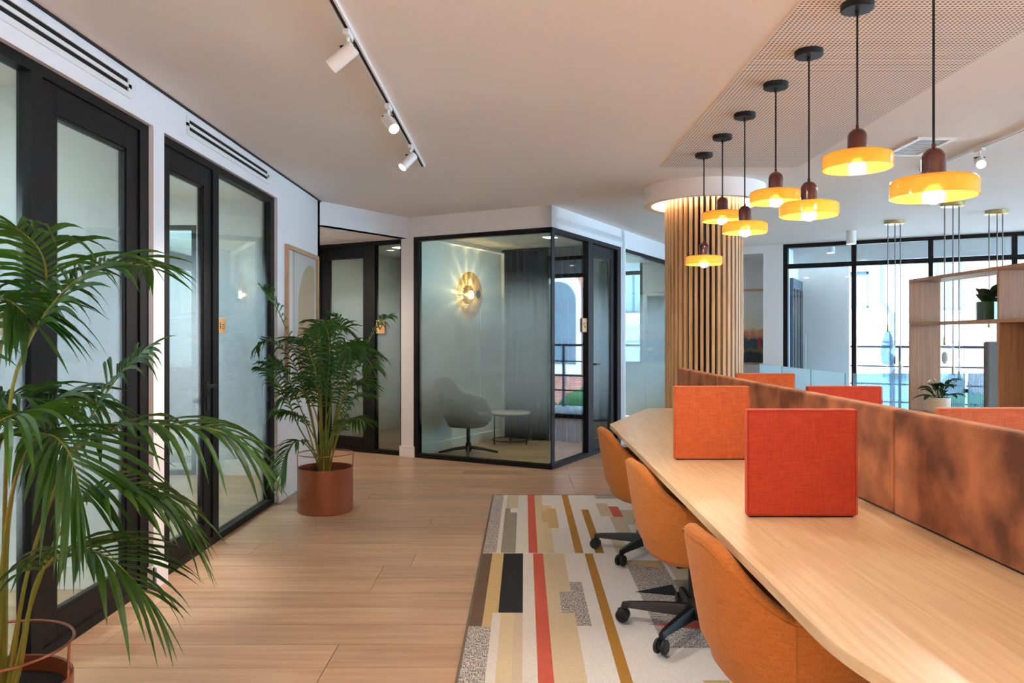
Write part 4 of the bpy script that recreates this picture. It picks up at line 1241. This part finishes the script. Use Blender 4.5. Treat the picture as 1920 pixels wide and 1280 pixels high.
# ------------------------------------------------------------------ wooden room signs on the glass
def sign(fr, x, w, z, h, label, kind, off=-0.048):
    o = fr(x, off, z)
    t = thing('wooden_sign', label, 'sign', o, 0, 'small wooden room signs on glass')
    lf = Frame((0, 0), fr.d, fr.n)
    part('board', MB(lf).box(-w / 2, w / 2, 0.0, 0.012, -h / 2, h / 2), M['plaque'], t, bevel=0.002)
    g = MB(lf)
    if kind == 'phone':
        g.box(-0.26 * w, -0.12 * w, 0.012, 0.0135, 0.06 * h, 0.2 * h); g.box(0.0, 0.14 * w, 0.012, 0.0135, -0.2 * h, -0.08 * h)
        for k in range(6):
            a = PI + k / 5 * PI / 2
            g.box(0.06 * w + 0.26 * w * math.cos(a) - 0.05 * w, 0.06 * w + 0.26 * w * math.cos(a) + 0.05 * w, 0.012, 0.0135, 0.12 * h + 0.26 * h * math.sin(a) - 0.04 * h, 0.12 * h + 0.26 * h * math.sin(a) + 0.04 * h)
        g.box(0.2 * w, 0.24 * w, 0.012, 0.0135, -0.12 * h, 0.2 * h)
    else:
        for k, ww in ((0.06, 0.3), (-0.08, 0.36), (-0.2, 0.3)):
            g.box(-0.02 * w, ww * w, 0.012, 0.0135, (k - 0.025) * h, (k + 0.025) * h)
        g.box(-0.3 * w, -0.18 * w, 0.012, 0.0135, -0.2 * h, 0.06 * h); g.lathe([(0, 0.012), (0.06 * w, 0.012), (0.06 * w, 0.0135), (0, 0.0135)], 12, -0.24 * w, 0, 0.13 * h, 'y')
    part('engraving', g, M['glyph'], t, label='dark engraved pictogram')
sign(F_LEFT, 2.935, 0.14, 1.36, 0.105, 'wooden sign half hidden by the big palm leaves', 'text')
sign(F_LEFT, 4.99, 0.13, 1.376, 0.1, 'wooden sign on the sidelight of the second left door', 'text')
sign(F_FRONT, 2.14, 0.12, 1.417, 0.15, 'wooden phone sign on the dark far room sidelight', 'phone', -0.048)
sign(F_SIDE, 0.86, 0.13, 1.43, 0.15, 'wooden sign on the side pane of the corner booth', 'phone', -0.026)

# ------------------------------------------------------------------ booth furniture
def lounge_rim(ph):
    a = abs(math.degrees(ph))
    return 0.84 - 0.19 * sm(28, 62, a) - 0.04 * sm(62, 100, a) - 0.19 * sm(100, 150, a)
def lounge_foot(ph, h):
    c, s = math.cos(ph), math.sin(ph)
    rx = 0.34 if c > 0 else 0.33
    base = 1.0 / ((abs(c) / rx) ** 2.6 + (abs(s) / 0.34) ** 2.6) ** (1 / 2.6)
    return base * (0.68 + 0.3 * min(h, 1.25) ** 0.8) * (1.0 - 0.02 * max(0, -c))
_l = F_FRONT(1.27, -0.5, 0)
lc = thing('lounge_chair', 'taupe swivel tub chair inside the glass booth', 'chair', (_l[0], _l[1], 0), math.atan2(-0.3, 0.95))
part('shell', tub(lounge_rim, lounge_foot, 0.30, 0.42), M['taupe'], lc, smooth=True, angle=80)
part('seat_cushion', MB().lathe([(0, 0.39), (0.2, 0.39), (0.235, 0.42), (0.225, 0.45), (0, 0.465)], 32), M['taupe'], lc, smooth=True, angle=80)
part('column', MB().cyl(0.022, 0.05, 0.31).cyl(0.032, 0.03, 0.12), M['black_soft'], lc, smooth=True)
for k in range(4):
    a = k * PI / 2 + 0.35
    d = Vector((math.cos(a), math.sin(a), 0))
    part('leg', MB().tube([d * 0.0 + Vector((0, 0, 0.075)), d * 0.15 + Vector((0, 0, 0.055)), d * 0.33 + Vector((0, 0, 0.016))], [0.02, 0.017, 0.012], 8), M['black_soft'], lc, smooth=True)
_s = F_FRONT(1.25, -1.44, 0)
st = thing('side_table', 'round white marble side table on thin black legs in the booth', 'side table', (_s[0], _s[1], 0), 0.4)
part('marble_top', MB().lathe([(0, 0.37), (0.24, 0.37), (0.246, 0.376), (0.246, 0.388), (0.24, 0.392), (0, 0.392)], 48), M['marble'], st, smooth=True)
for k in range(3):
    a = k * 2 * PI / 3 - 0.9
    part('leg', MB().cyl(0.008, 0, 0.37, 0.225 * math.cos(a), 0.225 * math.sin(a), 10), M['black_soft'], st, smooth=True)
part('rim_band', MB().lathe([(0.228, 0.352), (0.24, 0.352), (0.24, 0.37), (0.228, 0.37)], 48, closed=True), M['black_soft'], st, smooth=True)
part('foot_ring', MB().tube([(0.225 * math.cos(2 * PI * k / 48), 0.225 * math.sin(2 * PI * k / 48), 0.05) for k in range(48)], 0.006, 6, closed=True), M['black_soft'], st, smooth=True)

def curtain(fr, x0, x1, y, z1, label, seed=0, m='curtain'):
    mb = MB(fr); n = int((x1 - x0) / 0.012); rows = []
    rr = random.Random(seed)
    ph = 0
    for i in range(n + 1):
        ph += 0.9 + 0.25 * rr.random() if False else 0
        x = x0 + (x1 - x0) * i / n
        w = 0.028 * math.sin(x * 62 + 0.8 * math.sin(x * 9)) + 0.008 * math.sin(x * 23)
        rows.append([mb.p(x, y + w, 0.012), mb.p(x, y + w * 0.9, 1.2), mb.p(x, y + w * 0.8, z1),
                     mb.p(x, y + w - 0.004, 0.012), mb.p(x, y + w * 0.9 - 0.004, 1.2), mb.p(x, y + w * 0.8 - 0.004, z1)])
    for A, B in zip(rows, rows[1:]):
        for k in (0, 1, 3, 4): mb.face(A[k], B[k], B[k + 1], A[k + 1])
    t = part('curtain', mb, M[m], smooth=True)
    tag(t, label, 'curtain')
    part('curtain_rail', MB(fr).box(x0, x1, y - 0.03, y + 0.03, z1, z1 + 0.02), M['black_soft'], t)
curtain(F_FRONT, 0.08, 1.58, -1.85, 2.395, 'charcoal pleated curtain at the back of the glass booth', 1)
curtain(F_FRONT, 2.05, 3.45, -2.5, 2.395, 'dark pleated curtain in the far room behind the black door', 2)

_w = F_FRONT(1.66, -1.086, 1.81)
sc = thing('wall_sconce', 'round bronze glass wall lamp glowing on the booth wall', 'wall lamp', _w, math.atan2(-0.473, 0.881))
part('back_plate', MB().cyl(0.05, 0.0, 0.012, axis='x', seg=28), M['brass'], sc, smooth=True)
dish = MB()
nr = 96
rows = []
for r, x in ((0.05, 0.075), (0.12, 0.085), (0.2, 0.082), (0.26, 0.066), (0.28, 0.055)):
    rows.append([dish.p(x + 0.004 * math.cos(k * PI) * (r / 0.28), r * math.cos(2 * PI * k / nr), r * math.sin(2 * PI * k / nr)) for k in range(nr)])
for r, x in ((0.28, 0.051), (0.26, 0.061), (0.2, 0.077), (0.12, 0.08), (0.05, 0.07)):
    rows.append([dish.p(x + 0.004 * math.cos(k * PI) * (r / 0.28), r * math.cos(2 * PI * k / nr), r * math.sin(2 * PI * k / nr)) for k in range(nr)])
for A, B in zip(rows, rows[1:] + rows[:1]):
    for k in range(nr): dish.face(A[k], A[(k + 1) % nr], B[(k + 1) % nr], B[k])
part('ribbed_dish', dish, M['bronze_glass'], sc)
part('glow_disc', MB().cyl(0.048, 0.06, 0.074, axis='x', seg=32), M['led'], sc, smooth=True)
for k in range(26):  # ring added behind the dish to cast radial shadows on the wall
    a = 2 * PI * k / 26 + (0.05 if k % 2 else 0)
    fr = MB()
    c, s_ = math.cos(a), math.sin(a)
    r0, r1, hw_ = 0.055, 0.115, 0.0035
    q = [(r0, -hw_), (r1, -hw_), (r1, hw_), (r0, hw_)]
    lo = [fr.p(0.004, r * c - w * s_, r * s_ + w * c) for r, w in q]; hi = [fr.p(0.058, r * c - w * s_, r * s_ + w * c) for r, w in q]
    fr.face(*lo); fr.face(*reversed(hi))
    for i in range(4): fr.face(lo[i], hi[i], hi[(i + 1) % 4], lo[(i + 1) % 4])
    part('ray_fin', fr, M['brass'], sc)
part('rod', MB().cyl(0.005, 0.074, 0.165, axis='x', seg=10), M['black_soft'], sc, smooth=True)
part('front_disc', MB().cyl(0.05, 0.16, 0.168, axis='x', seg=32), M['black_soft'], sc, smooth=True)
lamp('POINT', 'sconce_glow', sc, (0.035, 0, 0), 16, (1.0, 0.74, 0.42), 0.008)

def room_light(fr, x, y, z, label, power, w=0.3, col=(1.0, 0.9, 0.78)):
    o = fr(x, y, z)
    t = thing('ceiling_light', label, 'ceiling light', o, math.atan2(fr.d[1], fr.d[0]))
    part('frame', MB().box(-w / 2 - 0.01, w / 2 + 0.01, -w / 2 - 0.01, w / 2 + 0.01, -0.014, -0.0005), M['white_metal'], t)
    part('diffuser', MB().box(-w / 2, w / 2, -w / 2, w / 2, -0.018, -0.014), M['panel_light'], t)
    d = bpy.data.lights.new('panel_glow', 'AREA'); d.energy = power; d.size = w; d.color = col
    l = bpy.data.objects.new('panel_glow', d); COL.objects.link(l); l.parent = t; l.location = (0, 0, -0.02)
room_light(F_FRONT, 0.45, -0.9, 2.424, 'square ceiling light in the booth seen through the side pane', 5, 0.12)
room_light(F_FRONT, 2.6, -1.0, 2.439, 'ceiling light of the far dark room', 1.2, 0.12, (1.0, 0.8, 0.6))
room_light(F_SIDE, 3.2, -1.6, 2.439, 'ceiling light of the room beyond the booth', 10, 0.4)
room_light(Frame((-3.5, 2.3), (1, 0), (0, 1)), 0, 0, CEIL, 'unseen ceiling light added to brighten the first left room', 20, 0.5, (0.84, 0.93, 1.0))  # out-of-view panel added to light this room
room_light(Frame((-3.6, 5.6), (1, 0), (0, 1)), 0, 0, CEIL, 'unseen ceiling light added to brighten the second left room', 20, 0.5, (0.84, 0.93, 1.0))  # second added panel, also out of view

# ------------------------------------------------------------------ the room beyond the booth
_q = F_SIDE(3.15, -1.0, 0)
wc = thing('meeting_chair', 'pale upholstered chair behind the frosted glass beyond the booth', 'chair', (_q[0] + 0.1, _q[1] - 0.35, 0), 2.6)
part('seat', MB().box(-0.23, 0.23, -0.23, 0.23, 0.41, 0.48), M['felt'], wc, bevel=0.02)
part('backrest', MB().box(-0.23, 0.23, 0.2, 0.26, 0.46, 0.86), M['felt'], wc, bevel=0.02)
for sx in (-1, 1):
    for sy in (-1, 1):
        part('leg', MB().tube([(sx * 0.19, sy * 0.19, 0.41), (sx * 0.23, sy * 0.24, 0.0)], [0.014, 0.009], 8), M['oakframe'], wc, smooth=True)
_q = F_WIN(-1.8, 0.001, 0)
wp = thing('white_framed_picture', 'white framed picture on the wall of the room beyond the booth', 'picture', (_q[0], _q[1], 0.95), ANG)
part('frame', MB().box(-0.2, -0.175, -0.025, 0, 0, 1.0).box(0.175, 0.2, -0.025, 0, 0, 1.0).box(-0.175, 0.175, -0.025, 0, 0, 0.025).box(-0.175, 0.175, -0.025, 0, 0.975, 1.0), M['white_metal'], wp)
part('print', MB().box(-0.175, 0.175, -0.01, -0.001, 0.025, 0.975), M['felt'], wp)

# ------------------------------------------------------------------ landscape painting at the end of the corridor
def landscape():
    m, nt, b = new_mat('landscape_painting')
    L = nt.links
    b.inputs['Roughness'].default_value = 0.6
    tc = node(nt, 'ShaderNodeTexCoord'); sp = node(nt, 'ShaderNodeSeparateXYZ'); L.new(tc.outputs['Object'], sp.inputs[0])
    nz = node(nt, 'ShaderNodeTexNoise'); nz.inputs['Scale'].default_value = 9; L.new(tc.outputs['Object'], nz.inputs['Vector'])
    ad = node(nt, 'ShaderNodeMath'); ad.operation = 'MULTIPLY_ADD'; ad.inputs[1].default_value = 0.3
    L.new(nz.outputs['Fac'], ad.inputs[0]); L.new(sp.outputs['Z'], ad.inputs[2])
    rp = node(nt, 'ShaderNodeValToRGB')
    e = rp.color_ramp.elements
    stops = [(0.16, (30, 34, 44)), (0.3, (52, 58, 62)), (0.38, (120, 112, 60)), (0.42, (66, 84, 92)), (0.52, (58, 80, 96)), (0.57, (200, 130, 96)), (0.66, (232, 170, 136)), (0.70, (226, 216, 190)), (1.0, (226, 224, 220))]
    while len(e) < len(stops): e.new(0.5)
    for el, (p, c) in zip(e, stops): el.position = p; el.color = lin(*c)
    L.new(ad.outputs[0], rp.inputs[0]); L.new(rp.outputs[0], b.inputs['Base Color'])
    return m
M['landscape'] = landscape()
_q = F_WIN(-0.78, -0.899, 0)
lp = thing('landscape_painting', 'framed landscape painting with orange hills beside the column', 'picture', (_q[0], _q[1], 0.88), ANG)
part('frame', MB().box(-0.46, -0.43, -0.03, 0, 0, 1.16).box(0.43, 0.46, -0.03, 0, 0, 1.16).box(-0.43, 0.43, -0.03, 0, 0, 0.03).box(-0.43, 0.43, -0.03, 0, 1.13, 1.16), M['oakframe'], lp)
part('canvas', MB().box(-0.43, 0.43, -0.012, -0.001, 0.03, 1.13), M['landscape'], lp)
part('red_figure', MB().box(0.27, 0.31, -0.0135, -0.012, 0.26, 0.4), mat('red_paint', lin(204, 44, 36), 0.6), lp)
part('yellow_patch', MB().box(-0.02, 0.06, -0.0135, -0.012, 0.2, 0.26), mat('yellow_paint', lin(206, 172, 60), 0.6), lp)

# ------------------------------------------------------------------ fluted and aqua glass screens round the lounge
def fluted(x0, x1, y, h, label):
    t = thing('fluted_glass_screen', label, 'glass screen', ((x0 + x1) / 2, y, 0), 0, 'low glass screens round the lounge')
    w = (x1 - x0) / 2
    m = MB(); pitch = 0.0145; n = int(2 * w / pitch)
    prev = None
    for i in range(n * 4 + 1):
        x = -w + 2 * w * i / (n * 4)
        yy = -0.005 * abs(math.sin(i * PI / 4)) - 0.003
        q = [m.p(x, yy, 0.06), m.p(x, yy, h), m.p(x, 0.003, 0.06), m.p(x, 0.003, h)]
        if prev:
            m.face(prev[0], q[0], q[1], prev[1]); m.face(q[2], prev[2], prev[3], q[3]); m.face(prev[1], q[1], q[3], prev[3])
        prev = q
    part('ribbed_pane', m, M['fluted'], t)
    part('base_channel', MB().box(-w, w, -0.02, 0.02, 0, 0.07), M['white_metal'], t)
    for z in (0.35, 0.6, 0.84):
        part('clip', MB().box(w - 0.004, w + 0.016, -0.016, 0.016, z, z + 0.03), M['black_soft'], t)
fluted(2.8, 3.735, 6.39, 1.0, 'ribbed glass screen left of the open shelf')
fluted(3.755, 4.7, 6.39, 1.0, 'ribbed glass screen seen through the open shelf')
def aqua(y0, y1, label):
    t = thing('aqua_glass_screen', label, 'glass screen', (2.75, (y0 + y1) / 2, 0), 0, 'low glass screens round the lounge')
    h = (y1 - y0) / 2
    part('pane', MB().box(-0.005, 0.005, -h + 0.004, h - 0.004, 0.05, 1.0), M['aqua'], t)
    part('end_edge', MB().box(-0.005, 0.005, -h, -h + 0.004, 0.05, 1.0), M['edge'], t)
    part('base_channel', MB().box(-0.02, 0.02, -h, h, 0, 0.06), M['white_metal'], t)
aqua(6.42, 7.15, 'aqua glass panel nearest the ribbed screen corner')
aqua(7.17, 7.93, 'middle aqua glass panel of the low screen')
aqua(7.95, 8.67, 'farthest aqua glass panel, near the column')

# ------------------------------------------------------------------ open shelf with plants
SX, SY0, SY1 = 3.03, 3.7, 5.93
sh = thing('open_shelf', 'tall open brown oak shelf unit at the right', 'shelf', (SX, SY1, 0))
dp = 0.235
L_ = SY1 - SY0
part('top_board', MB().box(0, dp, -L_, 0, 1.722, 1.745), M['shelf'], sh)
part('middle_board', MB().box(0.001, dp, -L_ + 0.02, -0.02, 1.392, 1.414), M['shelf'], sh)
part('lower_board', MB().box(-0.01, dp + 0.01, -L_, 0, 0.715, 0.74), M['shelf'], sh)
for y in (-0.02, -1.1 - 0.012, -L_):
    part('upright', MB().box(0.0005, dp, y, y + 0.02, 0.74, 1.722), M['shelf'], sh)
part('back_panel', MB().box(dp - 0.012, dp - 0.001, -L_ + 0.02, -1.112, 0.74, 1.392), M['shelf'], sh)
part('cabinet', MB().box(0, dp, -L_, 0, 0.06, 0.715), M['shelf'], sh)
part('plinth', MB().box(0.02, dp - 0.02, -L_ + 0.02, -0.02, 0, 0.06), M['black_soft'], sh)
for k in range(4):
    part('cabinet_door', MB().box(-0.016, 0, -L_ + 0.004 + k * L_ / 4, -L_ - 0.004 + (k + 1) * L_ / 4, 0.07, 0.71), M['shelf'], sh, bevel=0.002)

def broad_leaf(mb, base, d, ln, w, droop=0.35, rows=7):
    up = Vector((0, 0, 1)); side = d.cross(up)
    if side.length < 1e-3: side = Vector((1, 0, 0))
    side.normalize(); prev = None
    for i in range(rows + 1):
        s = i / rows
        c = base + d * ln * s - up * droop * ln * s * s
        ww = max(0.001, w * math.sin(PI * min(1, s * 0.97 + 0.03)) ** 0.8)
        f = up * ww * 0.18
        q = [mb.p(*(c - side * ww / 2 + f)), mb.p(*c), mb.p(*(c + side * ww / 2 + f))]
        if prev:
            mb.face(prev[0], prev[1], q[1], q[0]); mb.face(prev[1], prev[2], q[2], q[1])
        prev = q

pl = thing('peace_lily', 'peace lily with white flowers in a cream pot on the shelf', 'potted plant', (SX + 0.095, 5.68, 0.7405))
part('pot', MB().lathe([(0, 0), (0.066, 0), (0.076, 0.012), (0.079, 0.112), (0.076, 0.115), (0.072, 0.11), (0.072, 0.095), (0, 0.095)], 40), M['cream_pot'], pl, smooth=True)
part('soil', MB().cyl(0.071, 0.095, 0.099, seg=30), M['soil'], pl)
lr = random.Random(4)
for k in range(17):
    a = 2 * PI * k * 0.382 + 0.3
    el = 0.25 + 0.7 * lr.random()
    h = 0.11 + 0.11 * lr.random()
    d = Vector((math.cos(a) * math.cos(el), math.sin(a) * math.cos(el), math.sin(el))).normalized()
    b0 = Vector((0.02 * math.cos(a), 0.02 * math.sin(a), 0.098)); b1 = Vector((0.045 * math.cos(a), 0.045 * math.sin(a), h))
    sm_ = part('stem', MB().tube([b0, b1], 0.0025, 6), M['lily_leaf'], pl, smooth=True)
    m = MB(); broad_leaf(m, b1, d, 0.12 + 0.06 * lr.random(), 0.058, 0.55)
    part('leaf', m, M['lily_leaf'], sm_, smooth=True)
for x, y, z, dx in ((-0.045, -0.04, 0.235, -0.9), (0.02, -0.05, 0.215, 0.5)):
    f = part('flower_stem', MB().tube([(0.0, 0, 0.1), (x * 0.4, y * 0.4, z * 0.75), (x, y, z)], 0.0022, 6), M['lily_leaf'], pl, smooth=True)
    m = MB(); broad_leaf(m, Vector((x, y, z)), Vector((dx, -0.3, 0.35)).normalized(), 0.085, 0.034, 0.45)
    part('spathe', m, M['lily_white'], f, smooth=True)
    part('spadix', MB().tube([(x, y, z), (x + dx * 0.02, y - 0.012, z + 0.025)], 0.004, 6), M['cream_pot'], f, smooth=True)

jp = thing('broadleaf_houseplant', 'dark fleshy houseplant in a green faceted pot on the upper shelf', 'potted plant', (SX + 0.1, 5.1, 1.4145))
part('pot', MB().lathe([(0, 0), (0.066, 0), (0.07, 0.004), (0.07, 0.118), (0.067, 0.122), (0.062, 0.118), (0.062, 0.1), (0, 0.1)], 8), M['green_pot'], jp)
part('soil', MB().cyl(0.06, 0.1, 0.104, seg=8), M['soil'], jp)
for k in range(20):
    a = 2 * PI * k * 0.382
    el = 0.35 + 0.9 * lr.random()
    d = Vector((math.cos(a) * math.cos(el), math.sin(a) * math.cos(el), math.sin(el)))
    b1 = Vector((0.03 * math.cos(a), 0.03 * math.sin(a), 0.1 + 0.06 * lr.random()))
    m = MB(); broad_leaf(m, b1, d, 0.075 + 0.05 * lr.random(), 0.062, 0.1)
    part('leaf', m, M['jade_leaf'], jp, smooth=True)
part('stem', MB().cyl(0.012, 0.1, 0.16, seg=8), M['jade_leaf'], jp)

fs = thing('felt_booth_screen', 'grey felt high screen standing behind the open shelf', 'screen', (3.98, 5.98, 0))
part('felt_panel', MB().box(-0.33, 0.33, -0.03, 0.03, 0.02, 1.265), M['felt'], fs, bevel=0.015)
part('foot', MB().box(-0.3, -0.25, -0.15, 0.15, 0, 0.02), M['black_soft'], fs)
part('foot', MB().box(0.25, 0.3, -0.15, 0.15, 0, 0.02), M['black_soft'], fs)
